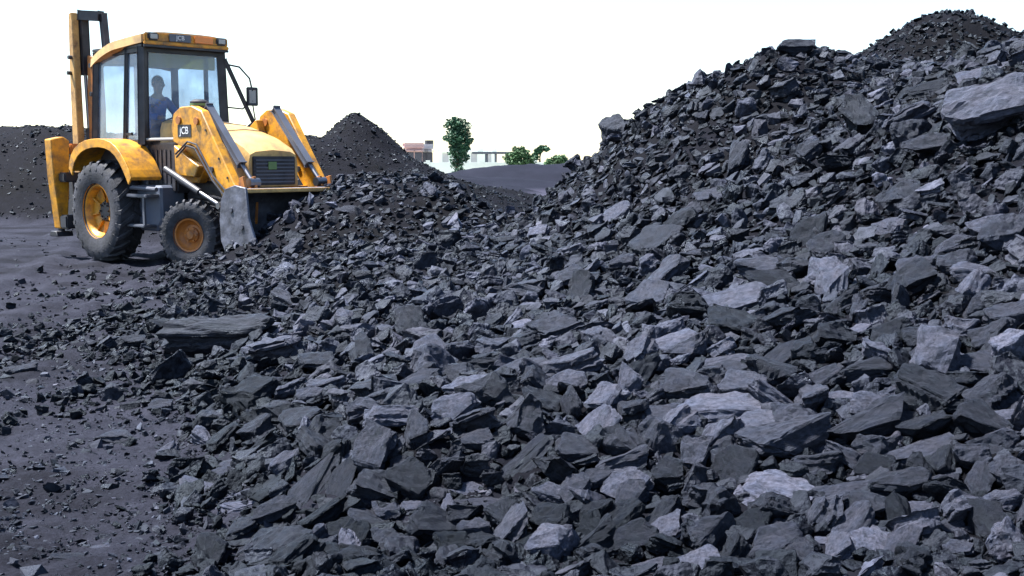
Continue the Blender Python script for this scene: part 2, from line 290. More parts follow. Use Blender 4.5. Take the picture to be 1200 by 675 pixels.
# the lumps one can point at in the photograph: photo x, y, width, height, lean of the long axis in degrees, tone, block or slab, label
HEROES = [
 (1166,128,94,56,12,.12,'b','huge pale grey boulder high on the slope at the heap’s right-hand shoulder'),
 (262,398,124,36,3,.055,'b','long dark loaf-shaped slab lying at the toe of the heap in front of the loader'),
 (318,383,48,11,-3,.17,'s','thin pale sliver lying on the right end of the long dark slab'),
 (931,55,40,20,-3,.06,'b','lone dark cap boulder on the highest point of the near heap’s crest'),
 (727,150,32,26,10,.07,'b','rounded grey boulder standing on the crest where the heap starts to climb'),
 (912,567,92,44,-4,.19,'s','palest big slab of the foreground, lit flat top with a broken front edge'),
 (847,472,96,50,17,.15,'s','pale jagged slab with torn right end above the big grey boulder'),
 (919,512,100,54,5,.085,'b','big mid-grey boulder just above the palest big slab'),
 (1020,495,96,44,17,.055,'b','blocky dark wedge leaning up to the right beside the big mid-grey boulder'),
 (988,465,55,20,10,.15,'s','pale pointed wedge wedged above the blocky dark wedge'),
 (1090,461,72,54,-8,.035,'b','nearly black block with a deep shadowed face right of the pale pointed wedge'),
 (1078,525,76,34,6,.10,'s','bluish flat-topped slab below the nearly black block'),
 (1142,533,30,46,-60,.08,'b',None),
 (1053,568,62,38,12,.050,'b','dark brick-like block below the bluish flat-topped slab'),
 (1026,630,44,50,-50,.17,'s','pale diamond-shaped slab at the bottom edge right of centre'),
 (817,531,36,40,60,.10,'b',None),(845,426,72,24,15,.11,'s',None),(852,431,60,26,18,.07,'s',None),
 (870,350,84,34,15,.13,'s','broad pale slab half way up the slope under the heap’s middle'),
 (1102,415,46,56,70,.12,'b','upright bluish boulder above the nearly black block'),
 (1157,422,62,28,-10,.085,'s',None),(1190,405,32,46,70,.20,'b','pale boulder cut by the right edge half way down the photo'),
 (1187,484,42,20,5,.14,'s',None),(988,574,66,24,15,.09,'s',None),(909,640,66,38,15,.075,'b',None),(840,628,60,42,10,.055,'b',None),
 (822,656,46,44,40,.12,'s','bluish plate standing on its edge at the bottom, left of the pale diamond'),
 (941,648,28,36,70,.06,'b',None),(974,633,40,16,5,.15,'s',None),(1182,551,32,30,40,.08,'b',None),(1175,588,32,28,30,.11,'b',None),
 (1075,594,38,18,5,.12,'s',None),(1108,563,30,20,0,.07,'b',None),(1127,645,34,22,10,.10,'b',None),(1013,434,66,28,12,.05,'b',None),
 (912,419,66,24,38,.05,'s','dark plank-shaped slab leaning steeply up to the right below the broad pale slab'),
 (959,447,50,26,20,.08,'b',None),(1182,372,46,30,10,.085,'b',None),(1147,360,32,28,20,.06,'b',None),(1001,387,38,12,22,.18,'s',None),
 (1153,84,56,18,22,.13,'s','pale slab on the skyline just above the huge pale grey boulder'),
 (1092,103,52,18,12,.035,'s',None),(865,191,46,28,62,.06,'b',None),(971,322,42,34,-10,.16,'b','pale bluish cube-like block on the open slope under the heap’s highest crest'),  # first entry: dark slab put where a hollow lies in shade
 (1163,267,52,28,6,.12,'b',None),(1042,264,46,18,15,.12,'s',None),(1080,267,20,11,40,.30,'s',None),(825,136,17,15,0,.07,'b',None),
 (833,227,38,16,8,.10,'s',None),(835,317,34,12,-12,.14,'s',None),(893,317,56,30,5,.10,'b',None),(1117,290,46,24,10,.09,'b',None),
 (1142,320,46,24,0,.12,'b',None),(815,297,36,16,-10,.09,'b',None),(951,179,30,24,20,.055,'b',None),(1087,171,46,28,10,.06,'b',None),
 (503,224,21,17,-35,.12,'b','small pale block alone on the dark spur behind the valley’s left side'),
 (773,278,56,34,35,.05,'s',None),(725,248,38,20,22,.13,'s',None),(669,327,34,28,20,.075,'b',None),(634,273,26,16,10,.17,'b',None),
 (402,373,30,20,35,.12,'b',None),(412,244,32,10,-8,.09,'s',None),(731,309,30,18,8,.08,'b',None),(769,344,44,38,45,.10,'s',None),
 (650,391,60,36,20,.075,'b',None),(611,380,38,13,18,.22,'s','thin pale plate tipped towards the heap’s foot in the middle of the photo'),
 (442,526,66,44,72,.085,'b','rounded bluish boulder standing on end left of the photo’s centre bottom'),
 (618,431,86,26,17,.085,'s','long grey slab sloping up to the right in the middle of the heap’s foot'),
 (698,495,66,34,48,.16,'s','pale slab tipped steeply on edge right of the long dark green-grey slab'),
 (785,402,64,26,15,.16,'s','pale thick slab with a dark undercut left of the broad pale slab'),
 (740,447,36,30,80,.13,'b',None),(519,469,56,12,27,.19,'s','narrow pale splinter pointing up to the right'),
 (492,450,56,28,22,.08,'b',None),(556,449,24,17,0,.085,'b',None),(613,539,84,26,42,.06,'s','long dark green-grey slab leaning diagonally up to the right'),
 (556,514,46,30,-5,.075,'b',None),(549,569,46,20,-5,.14,'s',None),(571,588,80,18,-6,.10,'s','long thin flat slab lying nearly level left of the leaning slabs'),
 (650,637,46,50,60,.13,'b','pale upright boulder at the bottom centre'),(455,600,32,26,0,.10,'b',None),(482,590,32,15,5,.13,'s',None),
 (772,514,52,44,-20,.095,'b',None),(782,556,40,38,0,.035,'b',None),(780,618,54,34,38,.12,'s',None),(412,640,44,32,75,.17,'b','pale bluish boulder on end at the bottom left part of the heap'),
 (526,593,34,20,72,.14,'s',None),(559,623,36,30,20,.09,'b',None),(648,578,46,26,-22,.11,'b',None),(742,583,40,34,70,.08,'b',None),
 (762,663,74,22,4,.10,'s',None),(367,563,88,34,58,.060,'s','tall dark slab propped on edge at the heap’s left flank'),(405,560,80,30,62,.045,'s',None),
 (191,477,24,16,5,.08,'b',None),(137,513,44,18,3,.08,'s','lone flat dark slab on the dusty ground left of the heap’s toe'),
 (238,570,58,15,-20,.13,'s','flat pale slab tipping down to the right at the heap’s left foot'),(283,539,66,14,16,.10,'s',None),(291,576,46,12,12,.12,'s',None),
 (285,592,58,12,3,.18,'s','thin pale slab lowest of the stacked flat slabs at the heap’s left foot'),(263,553,40,12,10,.09,'s',None),(241,513,26,18,-30,.15,'b',None),
 (198,528,24,14,20,.13,'b',None),(337,543,38,22,38,.11,'b',None),(337,645,62,50,0,.040,'b','rugged dark boulder at the bottom of the heap’s left foot'),
 (154,400,32,14,0,.05,'b',None),(367,464,32,18,10,.10,'b',None),(117,641,28,9,2,.11,'s',None),(79,652,34,10,5,.05,'s',None),
 (25,434,34,15,12,.07,'b',None),(330,632,30,16,20,.13,'b',None),(318,262,26,8,38,.20,'s','thin pale bar of rock sticking up out of the loader bucket’s load'),
 (346,290,26,16,30,.10,'b',None),(335,350,34,15,-30,.09,'b',None),(372,318,12,22,50,.13,'s',None),(1115,620,30,20,15,.09,'b',None),(700,560,40,26,30,.07,'b',None)]
occ = []      # x, y, radius, photo size: what already lies there
lumps = []    # individual lumps: dict
def hero_frame(px, py, tilt, P, n):
    v = P-CO; v /= np.linalg.norm(v)
    up = CU-v*(CU@v); up /= np.linalg.norm(up)
    tl = math.radians(tilt); tgt = CR*math.cos(tl)+up*math.sin(tl)
    # put the wished screen direction on the slope plane, then lean it a little towards the viewer plane
    den = v@n; s = tgt-v*((tgt@n)/den) if abs(den) > .05 else tgt
    s = s/np.linalg.norm(s); a = s*.45+tgt*.55; a /= np.linalg.norm(a)
    return v, a
hs = []
for k, (px, py, wd, ht, tilt, tone, kind, lab) in enumerate(HEROES):
    P = hit(px, py+ht*.32)
    if P is None: continue
    n = normal(np.array(P[0]), np.array(P[1])); v, a = hero_frame(px, py, tilt, P, n); D = np.linalg.norm(P-CO); 
    nn = n*.75-v*.35+np.array([-.15, 0, .1]) if kind == 's' else n*.6-v*.3
    nn = nn-a*(nn@a); nn /= np.linalg.norm(nn); B = np.stack([a, np.cross(nn, a), nn], 1)
    Ls = wd*D/F/max(.6, math.sqrt(max(.2, 1-(a@v)**2)))*1.08; hh = ht*D/F*1.1
    th = hh*(.55 if kind == 's' else .8); sn = abs(nn@v); cs = math.sqrt(max(0, 1-sn*sn))
    dp = np.clip((hh-.55*th*cs)/max(.3, sn), .0+min(.35*Ls, 1.2*th), 1.05*Ls)
    if kind == 's': th = min(th, .38*dp)
    if k == 1: th, dp = hh*1.15, hh*1.1
    c = P+nn*th*.30+n*th*.12
    lumps.append(dict(c=c, B=B, d=(Ls, dp, th), tone=tone*(1.3 if tone > .1 else 1.05), px=px, py=py, w=wd, h=ht, lab=lab, hero=True, seed=1000+k, kind=kind))  # pale tones raised to paint highlights into the lump colour
    occ.append((c[0], c[1], .5*Ls, .5*max(dp, .5*Ls)))
# fillers: dart throwing from large to small in the visible area
xs, ys, rs = [o[0] for o in occ], [o[1] for o in occ], [math.sqrt(o[2]*o[3]) for o in occ]
CELL = .35; grid = {}
def put(i): grid.setdefault((int(xs[i]//CELL), int(ys[i]//CELL)), []).append(i)
for i in range(len(xs)): put(i)
def free(x, y, r, k):
    cx, cy = int(x//CELL), int(y//CELL); R_ = 1 if r < .16 else 2
    for a_ in range(cx-R_, cx+R_+1):
        for b_ in range(cy-R_, cy+R_+1):
            for j in grid.get((a_, b_), ()):
                if (xs[j]-x)**2+(ys[j]-y)**2 < (k*(rs[j]+r))**2: return False
    return True
def coverage(x, y, z, py):
    """how thickly lumps lie there: 1 on the heap, little on the trodden ground"""
    return np.clip((z-.05)/.12, 0, 1)
fill = []     # x,y,size,photo scale
# candidate areas weighted so that every part of the picture is filled
def candidates(n, margin=1.12):
    px = rng.uniform(600-600*margin-40, 600+600*margin+60, n); Y = rng.uniform(2.6, 19.5, n)
    u = rng.uniform(size=n); Y = 1/((1-u)/2.7+u/19.5)          # roughly even per picture area
    x = (px-600)/F*Y*1.0; return x, Y
for size, num, k in [(.28, 60, .80), (.21, 600, .74), (.16, 6000, .68), (.12, 34000, .64), (.08, 75000, .60), (.055, 90000, .60), (.038, 60000, .62)]:
    x, y = candidates(num); z = zf(x, y); s = size*rng.uniform(.78, 1.3, num)
    pxs = s*F/y; cov = coverage(x, y, z, y)
    qx, qy, _z = proj(np.stack([x, y, z], 1))
    toe = np.exp(-((qx-240-.25*(qy-420))/np.where(qx < 240, 62, 120))**2)*(qy > 345)*(qx < 420)+.5*np.exp(-((qx-30)/75)**2-((qy-440)/45)**2)
    toe += .8*np.exp(-((qx-150)/75)**2-((qy-372)/40)**2)
    toe = toe*np.clip(.35+2.2*fbm(x, y, 1.6, 3, 41), 0, 1)*(.85 if size < .1 else .45 if size < .14 else .12)
    keep = (pxs > 4.0) & (pxs < 70) & (rng.uniform(size=num) < np.maximum(cov*(z > .03), toe))
    fineh = heaps(x, y) >= z-.12
    keep &= ~(fineh & (heaps(x, y) > .15) & (s > .10)) 
    for i in np.nonzero(keep)[0]:
        if free(x[i], y[i], s[i]*.5, k):
            xs.append(x[i]); ys.append(y[i]); rs.append(s[i]*.5); put(len(xs)-1); fill.append((x[i], y[i], z[i], s[i]))
fill = np.array(fill)
# keep the loader's own space clear
MO = np.array([-5.069, 17.459]); MF = np.array([math.cos(math.radians(42.914)), -math.sin(math.radians(42.914))]); ML = np.array([-MF[1], MF[0]])
lx = (fill[:, :2]-MO)@MF; ly = (fill[:, :2]-MO)@ML
fill = fill[~((lx > -1.9) & (lx < 2.95) & (abs(ly) < 1.25) & (fill[:, 3] > .05))]
nrm = normal(fill[:, 0], fill[:, 1])
jit = rng.normal(0, .52, (len(fill), 3)); yaw = rng.normal(math.radians(18), .9, len(fill))
pale_ = rng.uniform(size=len(fill)) < .20+.16*np.clip((fill[:, 3]-.06)/.1, 0, 1)
tones = np.where(pale_, np.exp(rng.normal(math.log(.120), .28, len(fill))), np.exp(rng.normal(math.log(.044), .38, len(fill)))).clip(.008, .26)*np.clip((fill[:, 3]/.15), .12, 1.2)**.85  # small lumps near black for gap shade, pale ones raised as painted highlights
tones *= np.where(heaps(fill[:, 0], fill[:, 1]) >= fill[:, 2]-.2, .5, 1)
# screen size; the largest become objects of their own
ppx, ppy, pz = proj(np.stack([fill[:, 0], fill[:, 1], fill[:, 2]+.02], 1)); ssz = fill[:, 3]*F/pz
def visible(P):
    d = P-CO; L_ = np.linalg.norm(d); d = d/L_; t = np.linspace(.3, L_-.25, 70); Q = CO+d*t[:, None]; return (Q[:, 2] > zf(Q[:, 0], Q[:, 1])-.01).all()
order = np.argsort(-ssz); need = 296-len(lumps); chosen = []
for i in order:
    if len(chosen) >= need: break
    if not (12 < ppx[i] < 1188 and 12 < ppy[i] < 662): continue
    if visible(np.array([fill[i, 0], fill[i, 1], fill[i, 2]+fill[i, 3]*.3])): chosen.append(i)
chosen = set(chosen)
def fill_basis(i):
    a = np.array([math.cos(yaw[i]), math.sin(yaw[i]), 0]); return basis(nrm[i].copy(), a, jit[i])
# rubble mesh: everything else in one uncountable mass
VV, FF, TT = [], [], []; base = 0
for i in range(len(fill)):
    if i in chosen: continue
    s = fill[i, 3]; q = ssz[i]
    pr = P_HI if q > 26 else (P_MID if q > 9 else P_LO)
    V, Fc, a = pr[rng.integers(len(pr))]
    B = fill_basis(i); sc = s*np.array([1.15, 1.15*rng.uniform(.8, 1.2), 1.15*rng.uniform(.8, 1.35)])
    W = (V*sc)@B.T+np.array([fill[i, 0], fill[i, 1], fill[i, 2]])+nrm[i]*s*rng.uniform(-.02, .26)
    VV.append(W); FF.append(Fc+base); TT.append(np.full(len(V), tones[i])); base += len(V)
# fine gravel on the distant heaps
def gravel(n, fn, smin, smax, tone):
    global base
    x, y = fn(n); z = zf(x, y); s = rng.uniform(smin, smax, n); nr_ = normal(x, y, .3)
    return x, y, z, s, nr_
def emit(x, y, z, s, nr_, sel, tonefn, VV, FF, TT, b0):
    for i in np.nonzero(sel)[0]:
        V, Fc, a = P_LO[rng.integers(len(P_LO))]; th = rng.uniform(0, 6.28); B = basis(nr_[i].copy(), np.array([math.cos(th), math.sin(th), .01]), rng.normal(0, .4, 3))
        VV.append((V*s[i])@B.T+np.array([x[i], y[i], z[i]+s[i]*.05])); FF.append(Fc+b0); TT.append(np.full(len(V), tonefn())); b0 += len(V)
    return b0
n = 90000; y = rng.uniform(12, 33, n); x = (rng.uniform(-60, 1290, n)-600)/F*y; z = zf(x, y); hb = heaps(x, y); s = np.exp(rng.normal(math.log(.036), .55, n))*(y/20)**.5
base = emit(x, y, z, s, normal(x, y, .3), (hb > .12) & (hb >= z-.2) & (rng.uniform(size=n) < .35+1.6*np.clip(fbm(x, y, .7, 3, 51)+.25, 0, 1)) & (s*F/y > 2.0), lambda: math.exp(rng.normal(math.log(.020), .3)), VV, FF, TT, base)
me = fill_mesh('coal_rubble', np.concatenate(VV), np.concatenate(FF))
at_ = me.attributes.new('tone', 'FLOAT', 'POINT'); at_.data.foreach_set('value', np.concatenate(TT).astype(np.float32))
rub = link('coal_rubble', me, COAL); rub.color = (0, 0, 0, 1); tag(rub, 'mass of small broken dark coal lumps covering the heaps', 'coal rubble', kind='stuff')
print('rubble', len(VV), 'tris', len(me.polygons))
# chips strewn on the trodden ground
VV, FF, TT = [], [], []; base = 0
n = 60000; px = rng.uniform(-80, 700, n); u = rng.uniform(size=n); y = 1/((1-u)/3.0+u/22); x = (px-600)/F*y; z = zf(x, y)
pyv = proj(np.stack([x, y, z], 1))[1]
dens = .10+.9*np.clip((z-.0)/.07, 0, 1)+1.1*np.clip(fbm(x, y, .9, 3, 31)+.06, 0, 1)
dens += .7*np.exp(-((pyv-430)/55)**2)*(px < 140)+.35*np.exp(-((px-190)/110)**2)*(pyv > 380)
s = np.exp(rng.normal(math.log(.017), .6, n))*(y/5)**.45
base = emit(x, y, z, s, normal(x, y, .3), (rng.uniform(size=n) < dens*.6) & (z < .22) & (s*F/y > 2), lambda: math.exp(rng.normal(math.log(.055), .5)), VV, FF, TT, base)
me = fill_mesh('gravel', np.concatenate(VV), np.concatenate(FF))
at_ = me.attributes.new('tone', 'FLOAT', 'POINT'); at_.data.foreach_set('value', np.concatenate(TT).astype(np.float32))
chips = link('gravel', me, COAL); chips.color = (0, 0, 0, 1); tag(chips, 'fine coal chips strewn over the trodden dusty ground', 'gravel', kind='stuff')
# single lumps
for i in chosen:
    V, Fc, a = P_HI[rng.integers(len(P_HI))]; s = fill[i, 3]
    lumps.append(dict(c=np.array([fill[i, 0], fill[i, 1], fill[i, 2]])+nrm[i]*s*.16, B=fill_basis(i), d=(s*1.15, s*rng.uniform(.65, 1.0), s*rng.uniform(.38, .75)), tone=float(tones[i]),
                      px=float(ppx[i]), py=float(ppy[i]), w=float(ssz[i]), h=float(ssz[i]*.6), lab=None, hero=False, seed=2000+int(i) % 5000, kind='b'))
def tone_word(t): return 'nearly black' if t < .034 else 'dark grey' if t < .062 else 'mid-grey' if t < .10 else 'light grey' if t < .15 else 'pale'
def shape_word(q):
    if q['kind'] == 's' or q['d'][2] < .36*q['d'][1]: return 'coal slab'
    return 'coal lump'
anchors = [q for q in lumps if q['lab']]
SHORT = {}
def short(q):      # the part of an anchor's label that names it
    return ANAME[q['lab']]
ANAME = {}
for q in anchors:
    ws = q['lab'].split(); ANAME[q['lab']] = None
ORD = ['first', 'second', 'third', 'fourth', 'fifth', 'sixth', 'seventh', 'eighth', 'ninth', 'tenth', 'eleventh', 'twelfth']
NAMES = ['huge pale boulder', 'long dark loaf-shaped slab', 'sliver on the long dark slab', 'cap boulder on the crest', 'rounded boulder on the crest', 'palest big slab', 'pale jagged slab', 'big mid-grey boulder',
 'blocky dark wedge', 'pale pointed wedge', 'nearly black block', 'bluish flat-topped slab', 'dark brick-like block', 'pale diamond-shaped slab', 'broad pale slab', 'upright bluish boulder',
 'pale boulder at the right edge', 'bluish plate on its edge', 'dark plank-shaped slab', 'pale skyline slab', 'pale cube-like block', 'small pale block on the spur', 'thin pale plate', 'rounded bluish standing boulder', 'long sloping grey slab',
 'pale slab on edge', 'pale undercut slab', 'narrow pale splinter', 'long green-grey slab', 'long thin level slab', 'pale upright bottom boulder', 'pale bluish standing boulder', 'tall propped dark slab', 'lone slab on the dust',
 'pale slab tipping down', 'lowest stacked pale slab', 'rugged dark boulder', 'pale bar in the bucket']
assert len(NAMES) == len([h for h in HEROES if h[7]]), (len(NAMES), len([h for h in HEROES if h[7]]))
for nm, h in zip(NAMES, [h for h in HEROES if h[7]]): ANAME[h[7].strip()] = nm
sect = {}
for q in lumps:
    if q['lab']: continue
    q['an'] = min(anchors, key=lambda a_: (a_['px']-q['px'])**2+(1.3*(a_['py']-q['py']))**2)
    dx, dy = q['px']-q['an']['px'], q['py']-q['an']['py']; an = math.degrees(math.atan2(-dy, dx)) % 360
    q['dir'] = ['right of', 'above and right of', 'above', 'above and left of', 'left of', 'below and left of', 'below', 'below and right of'][int((an+22.5)//45) % 8]
    sect.setdefault((id(q['an']), q['dir'], tone_word(q['tone']), shape_word(q)), []).append(q)
for ls in sect.values():
    ls.sort(key=lambda q: (q['an']['px']-q['px'])**2+(q['an']['py']-q['py'])**2)
    for k, q in enumerate(ls):
        nm = ANAME[q['an']['lab']]
        q['lab'] = (f"{tone_word(q['tone'])} {shape_word(q)} {q['dir']} the {nm}" if len(ls) == 1 else f"{ORD[k]} {tone_word(q['tone'])} {shape_word(q)} {q['dir']} the {nm}")
shared = {}
for q in lumps:
    nm = 'coal_lump' if q['kind'] == 'b' else 'coal_slab'
    key = (q['seed'] % 34, q['kind']) if not q['hero'] else None
    if key in shared and key: me = shared[key]
    else:
        r = random.Random(q['seed']); bm = rock_mesh(q['seed'], (1, .8, .45), True, 70 if q['seed'] in (1001, 1000) else 18 if q['kind'] == 'b' else 16, layered=q['seed'] != 1001, el=.05 if q['w'] > 60 else .07)
        # normalise to a unit box so that width, depth and thickness can be set
        cs = [v.co for v in bm.verts]; mn = [min(c[i] for c in cs) for i in range(3)]; mxx = [max(c[i] for c in cs) for i in range(3)]
        for v in bm.verts:
            for i in range(3): v.co[i] = (v.co[i]-(mn[i]+mxx[i])/2)/(mxx[i]-mn[i])
        me = bpy.data.meshes.new(nm); bm.to_mesh(me); bm.free(); me.materials.append(COAL)
        if key: shared[key] = me
    o = bpy.data.objects.new(nm, me); COL.objects.link(o)
    M = Matrix(np.concatenate([np.concatenate([q['B']@np.diag(q['d']), q['c'][:, None]], 1), [[0, 0, 0, 1]]]).tolist())
    o.matrix_world = M; t = q['tone']; o.color = (t, t, t, 1)
    tag(o, q['lab'], 'coal lump', 'large coal lumps lying on the heap', 'thing')
#%%LOADER
# ------------------------------------------------------------------ backhoe loader (local x = forward, y = its left, z = up)
YEL = material('yellow_paint', (.66, .29, .012), .45, vary=.12, scale=5, dirt=(.07, .05, .04), dirt_amt=.85, dirt_scale=6, bump=.15, bscale=18)
YPALE = material('pale_yellow_paint', (.64, .40, .14), .4, vary=.15, scale=4, dirt=(.22, .13, .08), dirt_amt=.7, dirt_scale=5)  # paler yellow; on the bonnet it paints in the sky highlight
BOOMP = material('weathered_boom_paint', (.58, .34, .11), .6, vary=.2, scale=5, dirt=(.10, .05, .03), dirt_amt=.9, dirt_scale=5)
ORA = material('orange_brown_paint', (.50, .17, .025), .5, vary=.25, scale=7, dirt=(.06, .035, .03), dirt_amt=.85, dirt_scale=7)
RUB = material('tyre_rubber', (.020, .021, .026), .8, vary=.3, scale=9, bump=.3, bscale=40, dirt=(.055, .056, .072), dirt_amt=.75, dirt_scale=8)
BLK = material('black_metal', (.018, .018, .024), .5, vary=.3, dirt=(.07, .07, .08), dirt_amt=.4)
GRY = material('grey_metal', (.12, .13, .16), .5, .3, vary=.25, dirt=(.05, .05, .06), dirt_amt=.5)
STEEL = material('worn_bucket_steel', (.13, .135, .17), .5, .35, vary=.3, scale=5, dirt=(.03, .03, .035), dirt_amt=.9, dirt_scale=4, bump=.5, bscale=9)
CHROME = material('chrome_rod', (.2, .2, .22), .4, 1, vary=.03)
LAMP = material('lamp_lens', (.35, .35, .34), .2, vary=.1)
SEATM = material('seat_cover', (.03, .03, .04), .8)
GREEN = material('faded_green', (.12, .20, .07), .6)
REDL = material('orange_lens', (.75, .22, .03), .25, vary=.05)
BLUEGR = material('blue_grey_paint', (.10, .12, .17), .5, vary=.2, dirt=(.05, .05, .06), dirt_amt=.6, dirt_scale=6)
WHITEM = material('white_vinyl', (.75, .75, .75), .4, vary=.03)
GLASS = bpy.data.materials.new('cab_glass'); GLASS.use_nodes = True
_t = GLASS.node_tree; _t.nodes.clear(); _o = _t.nodes.new('ShaderNodeOutputMaterial'); _m = _t.nodes.new('ShaderNodeMixShader'); _tr = _t.nodes.new('ShaderNodeBsdfTransparent'); _g = _t.nodes.new('ShaderNodeBsdfGlossy'); _f = _t.nodes.new('ShaderNodeLayerWeight'); _pw = _t.nodes.new('ShaderNodeMath'); _pw.operation = 'POWER'; _pw.inputs[1].default_value = 3.0; _ml = _t.nodes.new('ShaderNodeMath'); _ml.operation = 'MULTIPLY_ADD'; _ml.inputs[1].default_value = .5; _ml.inputs[2].default_value = .04
_tr.inputs[0].default_value = (.84, .91, 1, 1); _g.inputs['Roughness'].default_value = .03; _f.inputs[0].default_value = .5
_t.links.new(_f.outputs['Facing'], _pw.inputs[0]); _t.links.new(_pw.outputs[0], _ml.inputs[0])
_t.links.new(_ml.outputs[0], _m.inputs[0]); _t.links.new(_tr.outputs[0], _m.inputs[1]); _t.links.new(_g.outputs[0], _m.inputs[2]); _df = _t.nodes.new('ShaderNodeBsdfDiffuse'); _df.inputs[0].default_value = (.42, .50, .62, 1); _m2 = _t.nodes.new('ShaderNodeMixShader'); _tcg = _t.nodes.new('ShaderNodeTexCoord')
_nz = _t.nodes.new('ShaderNodeTexNoise'); _nz.inputs['Scale'].default_value = 2.5; _nz.inputs['Detail'].default_value = 7; _mg = _t.nodes.new('ShaderNodeMapRange'); _mg.inputs['From Min'].default_value = .35; _mg.inputs['From Max'].default_value = .7; _mg.inputs['To Min'].default_value = .05; _mg.inputs['To Max'].default_value = .28
_t.links.new(_tcg.outputs['Object'], _nz.inputs['Vector']); _t.links.new(_nz.outputs['Fac'], _mg.inputs['Value']); _t.links.new(_mg.outputs[0], _m2.inputs[0]); _t.links.new(_m.outputs[0], _m2.inputs[1]); _t.links.new(_df.outputs[0], _m2.inputs[2]); _t.links.new(_m2.outputs[0], _o.inputs[0])

FILM = bpy.data.materials.new('yellow_sun_film'); FILM.use_nodes = True; _t = FILM.node_tree; _p = _t.nodes['Principled BSDF']; _tr = _t.nodes.new('ShaderNodeBsdfTransparent'); _tr.inputs[0].default_value = (.62, .55, .12, 1)
_p.inputs['Base Color'].default_value = (.45, .36, .04, 1); _m = _t.nodes.new('ShaderNodeMixShader'); _m.inputs[0].default_value = .45; _t.links.new(_tr.outputs[0], _m.inputs[1]); _t.links.new(_p.outputs[0], _m.inputs[2]); _t.links.new(_m.outputs[0], _t.nodes['Material Output'].inputs[0])

class MB:
    def __init__(s): s.bm = bmesh.new()
    def add(s, vs, fs):
        v = [s.bm.verts.new(p) for p in vs]
        for f in fs:
            try: s.bm.faces.new([v[i] for i in f])
            except ValueError: pass
        return s
    def _merge(s, b, bev=0, seg=2):
        if bev: bmesh.ops.bevel(b, geom=list(b.edges), offset=bev, segments=seg, affect='EDGES', clamp_overlap=True)
        me = bpy.data.meshes.new('tmp'); b.to_mesh(me); b.free(); s.bm.from_mesh(me); bpy.data.meshes.remove(me); return s
    def box(s, x0, x1, y0, y1, z0, z1, bev=.012):
        b = bmesh.new(); bmesh.ops.create_cube(b, size=1)
        for v in b.verts: v.co = ((x0+x1)/2+v.co.x*(x1-x0), (y0+y1)/2+v.co.y*(y1-y0), (z0+z1)/2+v.co.z*(z1-z0))
        return s._merge(b, min(bev, .3*min(x1-x0, y1-y0, z1-z0)))
    def prism(s, prof, y0, y1, bev=.01, axis='y'):
        """profile (x, z) pulled from y0 to y1"""
        b = bmesh.new(); n = len(prof)
        f = (lambda p, y: (p[0], y, p[1])) if axis == 'y' else ((lambda p, y: (y, p[0], p[1])) if axis == 'x' else (lambda p, y: (p[0], p[1], y)))
        a = [b.verts.new(f(p, y0)) for p in prof]; c = [b.verts.new(f(p, y1)) for p in prof]
        b.faces.new(a); b.faces.new(c[::-1])
        for i in range(n): b.faces.new((a[i], c[i], c[(i+1) % n], a[(i+1) % n]))
        bmesh.ops.recalc_face_normals(b, faces=b.faces)
        return s._merge(b, bev, 1)
    def bar(s, p, q, wd, ht, bev=.008, up=(0, 0, 1)):
        p, q = Vector(p), Vector(q); d = q-p; L_ = d.length; d.normalize(); u = Vector(up); sd_ = d.cross(u)
        if sd_.length < .01: sd_ = d.cross(Vector((1, 0, 0)))
        sd_.normalize(); u = sd_.cross(d); b = bmesh.new(); bmesh.ops.create_cube(b, size=1)
        for v in b.verts: v.co = (p+q)/2+d*(v.co.x*L_)+sd_*(v.co.y*wd)+u*(v.co.z*ht)
        return s._merge(b, min(bev, .3*min(wd, ht)))
    def tube(s, pts, r, n=12, caps=True):
        pts = [Vector(p) for p in pts]; rr_ = r if isinstance(r, (list, tuple)) else [r]*len(pts); rings = []
        for i, p in enumerate(pts):
            d = (pts[min(i+1, len(pts)-1)]-pts[max(i-1, 0)]).normalized(); a = d.cross(Vector((0, 0, 1)))
            if a.length < .05: a = d.cross(Vector((1, 0, 0)))
            a.normalize(); b_ = d.cross(a); rings.append([s.bm.verts.new(p+(a*math.cos(k*2*math.pi/n)+b_*math.sin(k*2*math.pi/n))*rr_[i]) for k in range(n)])
        for i in range(len(rings)-1):
            for k in range(n): s.bm.faces.new((rings[i][k], rings[i][(k+1) % n], rings[i+1][(k+1) % n], rings[i+1][k]))
        if caps: s.bm.faces.new(rings[0][::-1]); s.bm.faces.new(rings[-1])
        return s
    def lathe_y(s, prof, n=48, c=(0, 0, 0)):
        """profile of (radius, y) turned about the y axis"""
        rings = []
        for r_, y_ in prof:
            if r_ < 1e-4: rings.append([s.bm.verts.new((c[0], c[1]+y_, c[2]))]*n)
            else: rings.append([s.bm.verts.new((c[0]+r_*math.cos(k*2*math.pi/n), c[1]+y_, c[2]+r_*math.sin(k*2*math.pi/n))) for k in range(n)])
        for i in range(len(rings)-1):
            for k in range(n):
                q = [rings[i][k], rings[i+1][k], rings[i+1][(k+1) % n], rings[i][(k+1) % n]]; u = []
                for v in q:
                    if v not in u: u.append(v)
                if len(u) > 2:
                    try: s.bm.faces.new(u)
                    except ValueError: pass
        return s
    def build(s, name, mat, parent=None, smooth=True, mats=None):
        bmesh.ops.recalc_face_normals(s.bm, faces=s.bm.faces)
        me = bpy.data.meshes.new(name); s.bm.to_mesh(me); s.bm.free(); o = link(name, me, mat, parent)
        if smooth:
            me.polygons.foreach_set('use_smooth', np.ones(len(me.polygons), bool)); me.set_sharp_from_angle(angle=math.radians(32))
        return o
